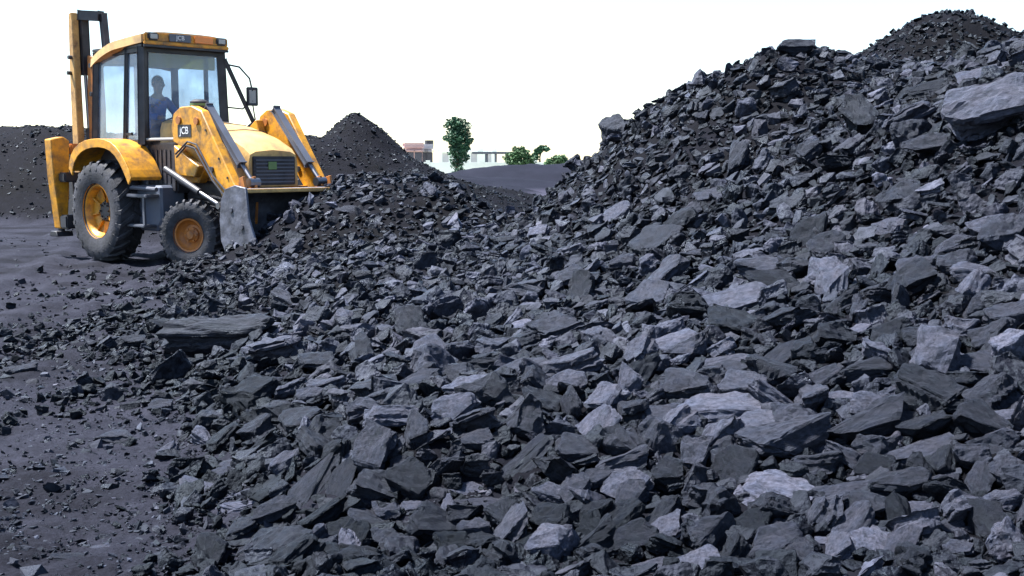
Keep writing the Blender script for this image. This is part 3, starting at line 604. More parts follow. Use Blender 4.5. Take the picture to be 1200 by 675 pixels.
def text_mesh(body, size, mat, parent, M, name='lettering', ext=.002):
    c = bpy.data.curves.new(name, 'FONT'); c.body = body; c.size = size; c.extrude = ext; c.align_x = 'CENTER'; c.align_y = 'CENTER'
    o = bpy.data.objects.new(name, c); COL.objects.link(o); dg = bpy.context.evaluated_depsgraph_get(); me = bpy.data.meshes.new_from_object(o.evaluated_get(dg))
    bpy.data.objects.remove(o); me.transform(M); me.materials.clear(); return link(name, me, mat, parent)

ld = empty('backhoe_loader', (MO[0], MO[1], 0), -math.radians(42.914))
tag(ld, 'yellow backhoe loader pushing its front bucket into the coal heap', 'backhoe loader')

def wheel(name, x, y, R_, W, rimr, steer=0, side=-1, rear=True):
    """side -1: its right side (outer face towards -y)"""
    o = side
    hub = MB()
    if rear: hub.lathe_y([(0, o*W*.12), (.13, o*W*.12), (.15, o*W*.05), (.15, -o*W*.2), (0, -o*W*.2)], 24)
    else: hub.lathe_y([(0, o*W*.30), (.05, o*W*.30), (.065, o*W*.22), (.10, o*W*.16), (.11, -o*W*.2), (0, -o*W*.2)], 24)
    nb = 8 if rear else 6
    for k in range(nb):
        a = k*2*math.pi/nb; rr_ = .105 if rear else .082; hub.tube([(rr_*math.cos(a), o*W*.10, rr_*math.sin(a)), (rr_*math.cos(a), o*W*(.17 if rear else .24), rr_*math.sin(a))], .014, 6)
    h = hub.build(name, ORA if not rear else BLK, ld); h.location = (x, y, R_); h.rotation_euler = (0, 0, steer)
    t = MB(); hw = W/2; rb = R_-.035
    t.lathe_y([(rimr, -hw*.72), (rimr+.02, -hw*.86), (rimr+(rb-rimr)*.45, -hw*1.0), (rb-.05, -hw*.97), (rb-.01, -hw*.86), (rb+.0, -hw*.4), (rb+.004, 0), (rb, hw*.4), (rb-.01, hw*.86), (rb-.05, hw*.97), (rimr+(rb-rimr)*.45, hw), (rimr+.02, hw*.86), (rimr, hw*.72)], 72)
    nl = 22 if rear else 26
    for k in range(nl*2):
        sgn = 1 if k % 2 else -1; a0 = k*math.pi/nl; sw = (.40 if rear else .2); pts = []
        for f_, (yy, da) in enumerate([(0.02, sw*.55), (.5, sw*.25), (.9, 0)]):
            a = a0+da; pts.append((a, sgn*yy*hw))
        lw = (.028 if rear else .014); top = R_+.004; vs = []; fs = []
        for a, yy in pts:
            for rr_, wd_ in ((rb-.02, lw*1.25), (top if abs(yy) < hw*.8 else top-.03, lw)):
                for q in (-1, 1): vs.append(((rr_)*math.cos(a+q*wd_/R_), yy, rr_*math.sin(a+q*wd_/R_)))
        # shoulder end going down the side wall
        a, yy = pts[-1]
        for rr_, wd_ in ((rb-.11, lw*.9), (rb-.10, lw*.8)):
            for q in (-1, 1): vs.append((rr_*math.cos(a+q*wd_/R_), sgn*hw*(.97 if rr_ == rb-.11 else 1.02), rr_*math.sin(a+q*wd_/R_)))
        for i in range(len(pts)):
            b0 = i*4; fs += [(b0, b0+4, b0+6, b0+2), (b0+1, b0+3, b0+7, b0+5), (b0+2, b0+6, b0+7, b0+3)]
        fs += [(0, 2, 3, 1)]; t.add(vs, fs)
    t.build('tyre', RUB, h)
    r_ = MB()
    if rear: prof = [(rimr+.012, o*hw*.86), (rimr+.012, o*hw*.74), (rimr-.02, o*hw*.70), (rimr-.05, o*hw*.45), (rimr-.06, o*hw*.22), (rimr-.13, o*hw*.16), (.17, o*hw*.02), (.12, -o*hw*.02)]
    else: prof = [(rimr+.01, o*hw*.86), (rimr+.01, o*hw*.74), (rimr-.02, o*hw*.70), (rimr-.03, o*hw*.45), (rimr-.05, o*hw*.30), (.13, o*hw*.12), (.07, o*hw*.18)]
    r_.lathe_y(prof, 48); r_.lathe_y([(rimr-.005, -o*hw*.8), (rimr-.03, o*hw*.2)], 48)
    if rear:
        for k in range(8):
            a = k*math.pi/4+.2; r_.bar(((rimr-.06)*math.cos(a), o*hw*.2, (rimr-.06)*math.sin(a)), (.16*math.cos(a), o*hw*.06, .16*math.sin(a)), .09, .02)
    r_.build('rim', YEL if rear else ORA, h)
    return h
wheel('rear_wheel', 0, -.89, .71, .42, .37, 0, -1); wheel('rear_wheel', 0, .89, .71, .42, .37, 0, 1)
wheel('front_wheel', 2.05, -.82, .46, .29, .215, math.radians(24), -1, False); wheel('front_wheel', 2.05, .82, .46, .29, .215, math.radians(24), 1, False)

# chassis and axles
c = MB(); c.box(-1.1, 2.75, -.33, .33, .55, .95, .02); c.box(1.92, 2.20, -.64, .64, .36, .55, .02); c.box(-.18, .18, -.66, .66, .55, .86, .03)
c.prism([(1.25, .9), (2.5, .9), (2.5, 1.15), (1.3, 1.2)], -.40, .40); c.build('chassis', BLK, ld)
# tank and step between the wheels on either side
for s_ in (-1, 1):
    t = MB(); y0, y1 = sorted((s_*.40, s_*.78)); t.prism([(.52, 1.08), (1.22, 1.08), (1.22, .62), (1.10, .46), (.62, .46), (.52, .55)], y0, y1, .03); tk = t.build('fuel_tank' if s_ > 0 else 'tool_box', BLUEGR, ld)
    t = MB(); y0, y1 = sorted((s_*.70, s_*.98)); t.box(.46, 1.18, y0, y1, .92, .965); t.box(.56, 1.10, y0, y1, .52, .555)
    for xx in (.60, 1.06): t.bar((xx, s_*.94, .53), (xx, s_*.94, .93), .03, .03)
    t.build('step', GRY, ld)
    t = MB(); t.tube([(.50, s_*.84, 1.02), (.70, s_*.90, 1.05), (1.28, s_*.88, 1.03)], .03, 8); t.build('hydraulic_pipe', GRY, ld)
# cab lower body
b = MB(); b.prism([(-.80, 1.62), (-.80, 1.2), (-.45, .98), (.62, .98), (.62, 1.68)], -.63, .63, .02); b.build('cab_base', GRY, ld)
b = MB(); b.box(.60, 1.32, -.60, .60, .98, 1.66, .03)
for k in range(5): b.box(.72+k*.11, .76+k*.11, -.612, -.60, 1.1, 1.56, .004)
b.build('engine_side_panel', BLK, ld)
# dash rail in front of the windscreen
b = MB(); b.tube([(.66, -.64, 1.70), (1.30, -.60, 1.70)], .022, 8); b.build('hand_rail', LAMP, ld)
# cab frame: pillars and rails
def P4(x0, z0, x1, z1, y0, y1, w_=.07, d_=.06): return ((x0, y0, z0), (x1, y1, z1), w_, d_)
fr = MB(); yb, ytp = .66, .62
for s_ in (-1, 1):
    fr.bar((.62, s_*yb, 1.64), (.60, s_*ytp, 2.96), .09, .10)          # front pillar
    fr.bar((.14, s_*(yb+.005), 1.64), (.20, s_*(ytp+.005), 2.96), .05, .05)      # door post
    fr.bar((-.70, s_*yb, 1.62), (-.64, s_*ytp, 2.94), .09, .09)        # rear pillar
    fr.bar((-.70, s_*yb, 1.66), (.62, s_*yb, 1.66), .055, .07); fr.bar((-.66, s_*ytp, 2.92), (.62, s_*ytp, 2.93), .055, .07)
fr.bar((.62, -yb, 1.66), (.62, yb, 1.66), .06, .05); fr.bar((.60, -ytp, 2.93), (.60, ytp, 2.93), .06, .07)
fr.bar((-.70, -yb, 1.66), (-.70, yb, 1.66), .06, .05); fr.bar((-.65, -ytp, 2.92), (-.65, ytp, 2.92), .06, .07); fr.bar((-.68, 0, 1.66), (-.66, 0, 2.92), .045, .045)
fr.build('cab_frame', BLK, ld)
def pane(name, q, mat=GLASS, parent=ld, t_=.006):
    a, b_, c_, d_ = [Vector(p) for p in q]; n = (b_-a).cross(d_-a).normalized()*t_; m_ = MB()
    m_.add([a, b_, c_, d_, a+n, b_+n, c_+n, d_+n], [(0, 3, 2, 1), (4, 5, 6, 7), (0, 1, 5, 4), (1, 2, 6, 5), (2, 3, 7, 6), (3, 0, 4, 7)]); return m_.build(name, mat, parent, False)
pane('windscreen', [(.625, -.61, 1.69), (.625, .61, 1.69), (.605, .575, 2.90), (.605, -.575, 2.90)])
pane('rear_window', [(-.69, -.61, 1.69), (-.69, .61, 1.69), (-.655, .575, 2.90), (-.655, -.575, 2.90)])
for s_ in (-1, 1):
    pane('side_window', [(-.65, s_*.655, 1.70), (.12, s_*.655, 1.70), (.175, s_*.62, 2.88), (-.60, s_*.62, 2.88)])
    dr = pane('door', [(.165, s_*.655, 1.70), (.57, s_*.655, 1.70), (.55, s_*.62, 2.88), (.225, s_*.62, 2.88)])
    h_ = MB(); h_.bar((.20, s_*.685, 1.78), (.36, s_*.685, 1.78), .02, .03); h_.build('handle', BLK, dr)
# yellow sun blind behind the top of the windscreen
pane('sun_blind', [(.55, -.55, 2.70), (.55, .55, 2.70), (.55, .55, 2.90), (.55, -.55, 2.90)], FILM, ld, .004)
# roof, domed
rf = MB(); nx, ny = 14, 12
def rz(u, v): return 3.10+.055*u-.13*max(0, -u)**1.6*1.2-.05*v**4+.02
vs = []; fs = []
for i in range(nx+1):
    for j in range(ny+1):
        u = -1+2*i/nx; v = -1+2*j/ny; e_ = (1-.04*abs(v)**6); vs.append((.0-.03+u*.73*e_, v*.70*(1-.03*abs(u)**6), rz(u, v)-.0))
for i in range(nx):
    for j in range(ny): a = i*(ny+1)+j; fs.append((a, a+ny+1, a+ny+2, a+1))
k0 = len(vs); ring = [i*(ny+1) for i in range(nx+1)]+[nx*(ny+1)+j for j in range(1, ny+1)]+[i*(ny+1)+ny for i in range(nx-1, -1, -1)]+[j for j in range(ny-1, 0, -1)]
for r0 in ring: x_, y_, z_ = vs[r0]; vs.append((x_*1.01, y_*1.01, z_-.115))
m_ = len(ring)
for k in range(m_): fs.append((ring[k], ring[(k+1) % m_], k0+(k+1) % m_, k0+k))
fs.append(tuple(k0+k for k in range(m_))); rf.add(vs, fs); roof = rf.build('cab_roof', YPALE, ld)
b = MB(); b.box(-.70, .67, -.675, .675, 2.955, 3.0, .01); b.build('roof_seal', BLK, ld)
b = MB(); b.box(.69, .74, -.66, .66, 3.03, 3.15, .015); b.box(.70, .745, -.67, .67, 2.99, 3.035, .008); vz = b.build('front_visor', YEL, ld)
b = MB(); b.box(.70, .735, -.67, .67, 2.955, 2.988, .004); b.build('visor_lip', BLK, vz)
for y_ in (-.54, .54):
    b = MB(); b.box(.70, .765, y_-.085, y_+.085, 3.045, 3.15, .02); wl = b.build('work_light', BLK, vz); b = MB(); b.box(.76, .772, y_-.055, y_+.055, 3.065, 3.13, .01); b.build('lens', LAMP, wl)
b = MB(); b.box(.742, .762, -.30, .04, 3.045, 3.15, .006); sg = b.build('name_plate', GRY, vz)
MR = Matrix.Translation((.7635, -.13, 3.098))@Matrix(((0, 0, 1, 0), (1, 0, 0, 0), (0, 1, 0, 0), (0, 0, 0, 1)))
text_mesh('JCB', .085, WHITEM, sg, MR)
b = MB(); b.box(.742, .760, .10, .40, 3.05, 3.14, .006); b.build('marker_lens', REDL, vz)
# seat, steering column, controls inside
b = MB(); b.box(-.28, .12, -.24, .24, 1.60, 1.72, .03); b.prism([(-.34, 1.68), (-.24, 1.68), (-.30, 2.28), (-.40, 2.28)], -.22, .22, .03); b.build('seat', SEATM, ld)
b = MB(); b.bar((.46, 0, 1.62), (.34, 0, 1.93), .06, .06)
for k in range(20):
    a0, a1 = k*math.pi/10, (k+1)*math.pi/10; f_ = lambda a: (.33+.16*math.cos(a)*.86*.9, .17*math.sin(a), 1.95+.16*math.cos(a)*.45)
    b.bar(f_(a0), f_(a1), .022, .022, .004)
b.build('steering_wheel', BLK, ld)
# rear fenders
for s_ in (-1, 1):
    prof = [(-.72, 1.30), (-.70, 1.40), (-.64, 1.50), (-.54, 1.585), (-.40, 1.65), (-.24, 1.69), (-.06, 1.71), (.14, 1.715), (.32, 1.70), (.48, 1.665), (.62, 1.60), (.74, 1.51), (.85, 1.40), (.94, 1.29), (1.00, 1.19)]
    y0, y1 = sorted((s_*.62, s_*1.08)); b = MB(); inner = [(x_*.965-.005, z_-.045) for x_, z_ in prof]
    b.prism(prof+inner[::-1], y0, y1, .008)
    e0, e1 = sorted((s_*1.06, s_*1.085)); lip = [(x_*.90+.02, z_-.10-(.02 if 0 < k < 14 else 0)) for k, (x_, z_) in enumerate(prof)]
    b.prism(prof+lip[::-1], e0, e1, .005); b.build('rear_fender', YEL, ld)
# bonnet, its pale colour carrying the sky highlight
b = MB(); sec = []
for x_, zt, hw_, zb in [(.68, 1.985, .44, 1.20), (1.2, 1.96, .435, 1.20), (1.8, 1.87, .425, 1.15), (2.3, 1.74, .41, 1.10), (2.58, 1.62, .40, 1.08), (2.68, 1.54, .385, 1.08)]:
    sec.append([(x_, -hw_, zb), (x_, -hw_, zt-.16), (x_, -hw_*.93, zt-.05), (x_, -hw_*.7, zt-.01), (x_, 0, zt+.012), (x_, hw_*.7, zt-.01), (x_, hw_*.93, zt-.05), (x_, hw_, zt-.16), (x_, hw_, zb)])
vs = [p for s1 in sec for p in s1]; n9 = 9; fs = []
for i in range(len(sec)-1):
    for j in range(n9-1): a = i*n9+j; fs.append((a, a+n9, a+n9+1, a+1))
fs += [tuple(range(n9)), tuple(range((len(sec)-1)*n9, len(sec)*n9))]; b.add(vs, fs); bon = b.build('bonnet', YPALE, ld)
b = MB(); b.box(2.672, 2.71, -.33, .33, 1.10, 1.47, .01); gr = b.build('grille', BLK, ld)
b = MB()
for k in range(7): b.box(2.708, 2.724, -.30, .30, 1.13+k*.047, 1.148+k*.047, .003)
b.build('slats', GRY, gr)
b = MB(); b.box(2.715, 2.73, -.11, .02, 1.30, 1.40, .004); b.build('badge', GREEN, gr)
b = MB(); b.box(2.60, 2.86, -.40, .40, .62, 1.04, .02); b.build('front_weight', BLK, ld)
for s_ in (-1, 1):
    b = MB()
    for k in range(6): b.box(1.45+k*.13, 1.50+k*.13, min(s_*.424, s_*.437)-.004, max(s_*.424, s_*.437), 1.30, 1.55, .003)
    b.build('louvre', BLK, bon)
b = MB(); b.tube([(2.05, -.36, 1.80), (2.05, 0, 1.827), (2.05, .36, 1.80)], .006, 6); b.tube([(1.55, -.38, 1.895), (1.55, 0, 1.925), (1.55, .38, 1.895)], .006, 6); b.build('panel_seam', BLK, bon)
# air intake pot on the bonnet
b = MB(); b.tube([(1.30, -.20, 1.95), (1.30, -.20, 2.10)], .05, 14); b.tube([(1.30, -.20, 2.08), (1.30, -.20, 2.14), (1.30, -.20, 2.21), (1.30, -.20, 2.24)], [.10, .125, .125, .07], 18); ai = b.build('air_cleaner', BLK, ld)
b = MB(); b.tube([(1.30, -.20, 2.155), (1.30, -.20, 2.185)], .128, 18); b.build('band', GREEN, ai)
# exhaust stack
b = MB(); b.tube([(1.05, .30, 1.9), (1.05, .30, 2.45), (1.03, .30, 2.50)], .035, 12)
# loader towers, arms
for s_ in (-1, 1):
    y0, y1 = sorted((s_*.62, s_*.74))
    a = MB(); a.prism([(1.46, 1.86), (1.52, 2.03), (1.68, 2.11), (1.95, 2.12), (2.18, 2.05), (2.44, 1.70), (2.86, 1.14), (3.02, .98), (2.98, .80), (2.84, .66), (2.74, .70), (2.58, .98), (2.42, 1.14), (2.10, 1.54), (1.92, 1.62), (1.70, 1.60), (1.50, 1.66)], y0, y1, .012)
    arm = a.build('loader_arm', YEL, ld)
    for (x_, z_, r_) in [(1.66, 1.94, .055), (2.88, .80, .055), (2.08, 1.92, .05), (2.40, 1.30, .04)]:
        p_ = MB(); p_.tube([(x_, s_*.60, z_), (x_, s_*.765, z_)], r_, 14); p_.build('pivot_pin', BLK if r_ < .05 else ORA, arm)
    hs_ = MB(); hs_.tube([(1.60, s_*.77, 1.50), (1.90, s_*.775, 1.66), (2.10, s_*.77, 1.62), (2.45, s_*.765, 1.22), (2.80, s_*.76, .98)], .013, 7)
    hs_.tube([(1.62, s_*.77, 1.46), (1.88, s_*.78, 1.61), (2.07, s_*.775, 1.57), (2.43, s_*.765, 1.17), (2.76, s_*.76, .92)], .013, 7); hs_.build('hydraulic_hose', BLK, arm)
    for (x_, z_) in [(2.28, 1.80), (2.56, 1.44), (2.74, 1.2), (2.70, .90)]:
        hs_ = MB(); hs_.tube([(x_, s_*.735, z_), (x_, s_*.752, z_)], .016, 6); hs_.build('bolt', BLK, arm)
    # dark and white badge on the arm's shoulder
    e0, e1 = sorted((s_*.738, s_*.746)); p_ = MB(); p_.box(1.62, 1.94, e0, e1, 1.72, 1.88, .003); bd = p_.build('maker_badge', BLK, arm)
    R3 = Matrix(((1, 0, 0, 0), (0, 0, -1, 0), (0, 1, 0, 0), (0, 0, 0, 1))) if s_ < 0 else Matrix(((-1, 0, 0, 0), (0, 0, 1, 0), (0, 1, 0, 0), (0, 0, 0, 1)))
    text_mesh('JCB', .135, WHITEM, bd, Matrix.Translation((1.78, s_*.748, 1.80))@R3)
    t = MB(); t.prism([(1.40, 1.84), (1.62, 1.98), (1.78, 1.60), (1.98, 1.28), (1.86, 1.12), (1.44, 1.12), (1.36, 1.30)], min(s_*.48, s_*.605), max(s_*.48, s_*.605), .012)
    t.prism([(1.44, 1.62), (2.02, 1.34), (1.92, 1.20), (1.46, 1.22)], min(s_*.605, s_*.70), max(s_*.605, s_*.70), .012); t.build('loader_tower', YEL, ld)
    # lift ram under the arm
    r_ = MB(); r_.tube([(1.36, s_*.78, 1.30), (2.16, s_*.78, 1.01)], .045, 14); lr = r_.build('lift_ram', BLK, ld)
    r_ = MB(); r_.tube([(2.16, s_*.78, 1.01), (2.62, s_*.78, .85)], .025, 12); r_.tube([(2.62, s_*.72, .85), (2.62, s_*.82, .85)], .045, 12); r_.build('piston_rod', CHROME, lr)
    r_ = MB(); r_.tube([(1.36, s_*.56, 1.12), (1.9, s_*.60, .98), (2.4, s_*.6, .92)], .022, 8); r_.build('hydraulic_hose', BLK, ld)
    # tilt linkage lying along the inside top of the arm
    r_ = MB(); r_.bar((2.02, s_*.53, 2.11), (2.74, s_*.53, 1.37), .075, .085, .015); tr_ = r_.build('tilt_ram', GRY, ld)
    r_ = MB(); r_.tube([(2.74, s_*.53, 1.37), (2.98, s_*.53, 1.14)], .028, 12); r_.tube([(2.98, s_*.45, 1.14), (2.98, s_*.60, 1.14)], .06, 14); r_.build('piston_rod', CHROME, tr_)
a = MB(); a.bar((2.52, -.62, 1.02), (2.52, .62, 1.02), .10, .12); a.build('cross_tube', YEL, ld)
# bucket: curved back, floor, cheeks, lip
prof = [(3.44, 1.05), (3.28, 1.08), (3.10, 1.04), (3.00, .90), (2.97, .68), (3.00, .45), (3.10, .30), (3.25, .245), (3.72, .24)]
inn = [(3.44, 1.025), (3.28, 1.05), (3.125, 1.01), (3.035, .88), (3.01, .68), (3.04, .47), (3.13, .34), (3.26, .285), (3.72, .262)]
BW = .98
b = MB(); b.prism(prof+inn[::-1], -BW, BW, .004); bk = b.build('loader_bucket', STEEL, ld)
for s_ in (-1, 1):
    y0, y1 = sorted((s_*(BW-.005), s_*(BW+.03))); b = MB(); b.prism([(3.50, 1.09), (3.28, 1.12), (3.07, 1.07), (2.97, .92), (2.94, .68), (2.96, .43), (3.07, .26), (3.22, .21), (3.78, .21), (3.70, .42), (3.55, .72)], y0, y1, .006)
    for (x_, z_) in [(3.20, .82), (3.42, .62), (3.2, .42)]: b.tube([(x_, s_*(BW+.028), z_), (x_, s_*(BW+.045), z_)], .035, 10)
    b.build('cheek_plate', STEEL, bk)
b = MB(); b.box(3.38, 3.46, -BW, BW, 1.028, 1.075, .008); b.build('spill_edge', YPALE, bk)
for y_ in (-.68, -.52, .52, .68):
    b = MB(); b.prism([(2.80, .72), (3.02, .62), (3.06, 1.02), (3.00, 1.22), (2.92, 1.20), (2.86, .95)], y_-.018, y_+.018, .004); b.build('bracket', ORA, bk)
# mirrors on bowed brackets
for s_ in (-1, 1):
    b = MB(); b.tube([(.64, s_*.64, 2.80), (.74, s_*.84, 2.76), (.80, s_*.97, 2.60), (.82, s_*1.0, 2.42)], .013, 8)
    b.tube([(.66, s_*.66, 2.18), (.74, s_*.88, 2.16), (.82, s_*1.0, 2.28)], .011, 8)
    if s_ < 0: b.bm.free(); continue
    br = b.build('mirror_bracket', BLK, ld)
    b = MB()
    for q_ in (2.225, 2.455): b.box(.79, .835, s_*1.0-.085, s_*1.0+.085, q_-.02, q_+.02, .008)
    for q_ in (-.075, .075): b.box(.792, .833, s_*1.0+q_-.018, s_*1.0+q_+.018, 2.21, 2.47, .008)
    mr_ = b.build('mirror', BLK, ld); b = MB(); b.box(.80, .825, s_*1.0-.065, s_*1.0+.065, 2.23, 2.45, .004); b.build('mirror_glass', LAMP, mr_)  # pale panel with the sky's reflection put into its colour
    b = MB(); b.tube([(.82, 1.0, 2.24), (.85, 1.02, 2.0), (.88, .9, 1.9)], .012, 8); b.build('mirror_stay', BLK, ld)
# open left door, seen as a dark leaning frame beyond the windscreen
b = MB(); b.bar((.64, .66, 2.86), (.80, 1.03, 1.95), .06, .05); b.bar((.80, 1.03, 1.95), (.70, .72, 1.68), .05, .05); b.build('door_frame', BLK, ld)
# backhoe: king post frame, boom, dipper, rams, stabilisers
b = MB(); b.box(-1.22, -1.02, -1.0, 1.0, .42, .62, .02); b.box(-1.22, -1.02, -1.0, 1.0, 1.10, 1.24, .02)
for s_ in (-1, 1): b.bar((-1.12, s_*.55, .5), (-1.12, s_*.55, 1.2), .10, .10)
b.build('rear_frame', BLK, ld)
for s_ in (-1, 1):
    b = MB(); b.prism([(-.80*1, 1.70), (-.90, 1.76), (-1.09, 1.72), (-1.07, 1.2), (-.99, .42), (-.88, .40), (-.83, 1.0)] if s_ < 0 else [(.80, 1.70), (.90, 1.76), (1.09, 1.72), (1.07, 1.2), (.99, .42), (.88, .40), (.83, 1.0)], -1.42, -1.22, .012, 'x'); st = b.build('stabiliser_leg', YEL, ld)
    b = MB(); b.tube([(-1.32, s_*.93, .44), (-1.32, s_*.93, .38)], .05, 12); b.prism([(-1.44, .30), (-1.20, .30), (-1.23, .38), (-1.41, .38)], min(s_*.80, s_*1.06), max(s_*.80, s_*1.06), .01); b.build('foot_pad', BLK, st)
    b = MB(); b.box(-1.425, -1.22, s_*.70-.06 if s_ > 0 else -.78, s_*.70+.08 if s_ > 0 else -.64, 1.50, 1.66, .02); b.build('red_bracket', ORA, st)
y0 = -.42
bm_ = MB(); bm_.prism([(-1.63+(x_+1.66)*.62, z_) for x_, z_ in [(-1.72, .75), (-1.50, .75), (-1.50, 1.4), (-1.56, 2.4), (-1.60, 3.50), (-1.66, 3.62), (-1.78, 3.60), (-1.82, 2.7), (-1.80, 1.6)]], -.50, -.39, .012); boom = bm_.build('boom', BOOMP, ld)
for (x_, z_) in [(-1.68, 2.72), (-1.64, 2.95)]:
    b = MB(); b.tube([(x_, -.56, z_), (x_, -.37, z_)], .03, 10); b.build('pivot_pin', BLK, boom)
d_ = MB(); d_.prism([(-1.46, 1.5), (-1.24, 1.5), (-1.22, 2.2), (-1.26, 2.95), (-1.44, 2.98), (-1.48, 2.2)], -.36, -.20, .012); dip = d_.build('dipper', ORA, ld)
for (x_, z_) in [(-1.33, 2.40), (-1.33, 2.82)]:
    b = MB(); b.tube([(x_, -.39, z_), (x_, -.17, z_)], .035, 10); b.build('pivot_pin', BLK, dip)
b = MB(); b.bar((-1.58, -.33, 2.7), (-1.60, -.33, 3.58), .10, .16); b.bar((-1.60, -.36, 3.58), (-1.25, -.22, 3.55), .12, .14); b.bar((-1.22, -.20, 3.58), (-1.14, -.20, 2.95), .07, .10); b.build('knuckle_link', BLK, ld)
b = MB(); b.tube([(-1.50, -.30, 1.0), (-1.52, -.33, 1.9)], .05, 12); br = b.build('boom_ram', BLK, ld); b = MB(); b.tube([(-1.52, -.33, 1.9), (-1.55, -.34, 2.7)], .028, 10); b.build('piston_rod', CHROME, br)
b = MB(); b.prism([(-1.9, .55), (-1.42, .50), (-1.30, .72), (-1.42, 1.15), (-1.52, 1.2), (-1.50, .85)], -.70, -.1, .012); b.build('digging_bucket', BLK, ld)

# ------------------------------------------------------------------ driver
def skin(name, V, E, Rd, mat, parent=None, sub=2):
    me = bpy.data.meshes.new(name); me.from_pydata(V, E, []); o = bpy.data.objects.new(name, me); COL.objects.link(o)
    o.modifiers.new('skin', 'SKIN'); sv = me.skin_vertices[0].data if me.skin_vertices else None
    if sv is None:
        bpy.context.view_layer.objects.active = o; bpy.ops.object.modifier_remove(modifier='skin'); o.modifiers.new('skin', 'SKIN'); sv = me.skin_vertices[0].data
    for i, r_ in enumerate(Rd): sv[i].radius = r_ if isinstance(r_, tuple) else (r_, r_); sv[i].use_root = (i == 0)
    sb = o.modifiers.new('sub', 'SUBSURF'); sb.levels = sub; sb.render_levels = sub
    dg = bpy.context.evaluated_depsgraph_get(); m2 = bpy.data.meshes.new_from_object(o.evaluated_get(dg)); bpy.data.objects.remove(o)
    m2.polygons.foreach_set('use_smooth', np.ones(len(m2.polygons), bool)); m2.materials.clear(); return link(name, m2, mat, parent)
SKINM = material('skin', (.22, .11, .06), .5); SHIRT = material('blue_shirt', (.06, .13, .34), .8, bump=.2, bscale=14); TROU = material('dark_trousers', (.03, .035, .06), .85); HAIR = material('black_hair', (.012, .011, .012), .5)
R0 = Matrix.Rotation(-math.radians(42.914), 4, 'Z')
dv = [(-.12, 0, 1.82), (-.14, 0, 2.00), (-.13, 0, 2.18), (-.11, 0, 2.30), (-.09, 0, 2.37), (-.075, 0, 2.43), (-.065, 0, 2.50), (-.07, 0, 2.57),
      (-.12, .17, 2.26), (.02, .25, 2.06), (.22, .17, 2.02), (.30, .13, 2.02), (-.12, -.17, 2.26), (.02, -.25, 2.06), (.22, -.17, 2.02), (.30, -.13, 2.02),
      (.02, .10, 1.80), (.36, .13, 1.78), (.42, .13, 1.45), (.42, -.13, 1.45), (.02, -.10, 1.80), (.36, -.13, 1.78), (.50, .13, 1.40), (.50, -.13, 1.40)]
de = [(0, 1), (1, 2), (2, 3), (3, 4), (4, 5), (5, 6), (6, 7), (3, 8), (8, 9), (9, 10), (10, 11), (3, 12), (12, 13), (13, 14), (14, 15), (0, 16), (16, 17), (17, 18), (18, 22), (0, 20), (20, 21), (21, 19), (19, 23)]
dr_ = [(.11, .15), (.10, .14), (.11, .17), (.07, .10), .050, .070, .088, .068, .055, .042, .032, .035, .055, .042, .032, .035, .085, .065, .045, .045, .085, .065, .035, .035]
per = skin('person', dv, de, dr_, SKINM); per.location = (MO[0], MO[1], 0); per.rotation_euler = (0, 0, -math.radians(42.914))
tag(per, 'driver in a blue shirt seated in the cab of the yellow loader', 'person')
sel = [0, 1, 2, 3, 8, 9, 10, 12, 13, 14]; ix = {v: k for k, v in enumerate(sel)}
infl = lambda r_: tuple(q+.014 for q in r_) if isinstance(r_, tuple) else r_+.014
skin('shirt', [dv[i] for i in sel], [(ix[a], ix[b_]) for a, b_ in de if a in ix and b_ in ix], [infl(dr_[i]) for i in sel], SHIRT, per)
sel = [0, 16, 17, 18, 20, 21, 19]; ix = {v: k for k, v in enumerate(sel)}
skin('trousers', [dv[i] for i in sel], [(ix[a], ix[b_]) for a, b_ in de if a in ix and b_ in ix], [infl(dr_[i]) for i in sel], TROU, per)
hb = bmesh.new(); bmesh.ops.create_icosphere(hb, subdivisions=3, radius=1)
for v in hb.verts:
    v.co = Vector((-.085+v.co.x*.098, v.co.y*.085, 2.535+v.co.z*.105))
bmesh.ops.delete(hb, geom=[v for v in hb.verts if v.co.x > -.02 and v.co.z < 2.565 or v.co.z < 2.47], context='VERTS')
hm_ = bpy.data.meshes.new('hair'); hb.to_mesh(hm_); hb.free(); link('hair', hm_, HAIR, per)
fb = MB()
for s_ in (-1, 1):
    for p_, q_ in (((.018, s_*.03, 2.525), (.03, s_*.03, 2.525)),): fb.tube([p_, q_], .009, 8)
fb.build('eyes', HAIR, per); fb = MB(); fb.tube([(.0, 0, 2.535), (.045, 0, 2.495), (.015, 0, 2.485)], [.008, .014, .010], 8); fb.build('nose', SKINM, per)
fb = MB(); fb.bar((.014, -.025, 2.455), (.014, .025, 2.455), .018, .01, .002); fb.build('mouth', ORA, per)
fb = MB()
for s_ in (-1, 1): fb.tube([(-.07, s_*.082, 2.535), (-.07, s_*.092, 2.50), (-.07, s_*.082, 2.47)], [.012, .02, .01], 8)
fb.build('ears', SKINM, per)

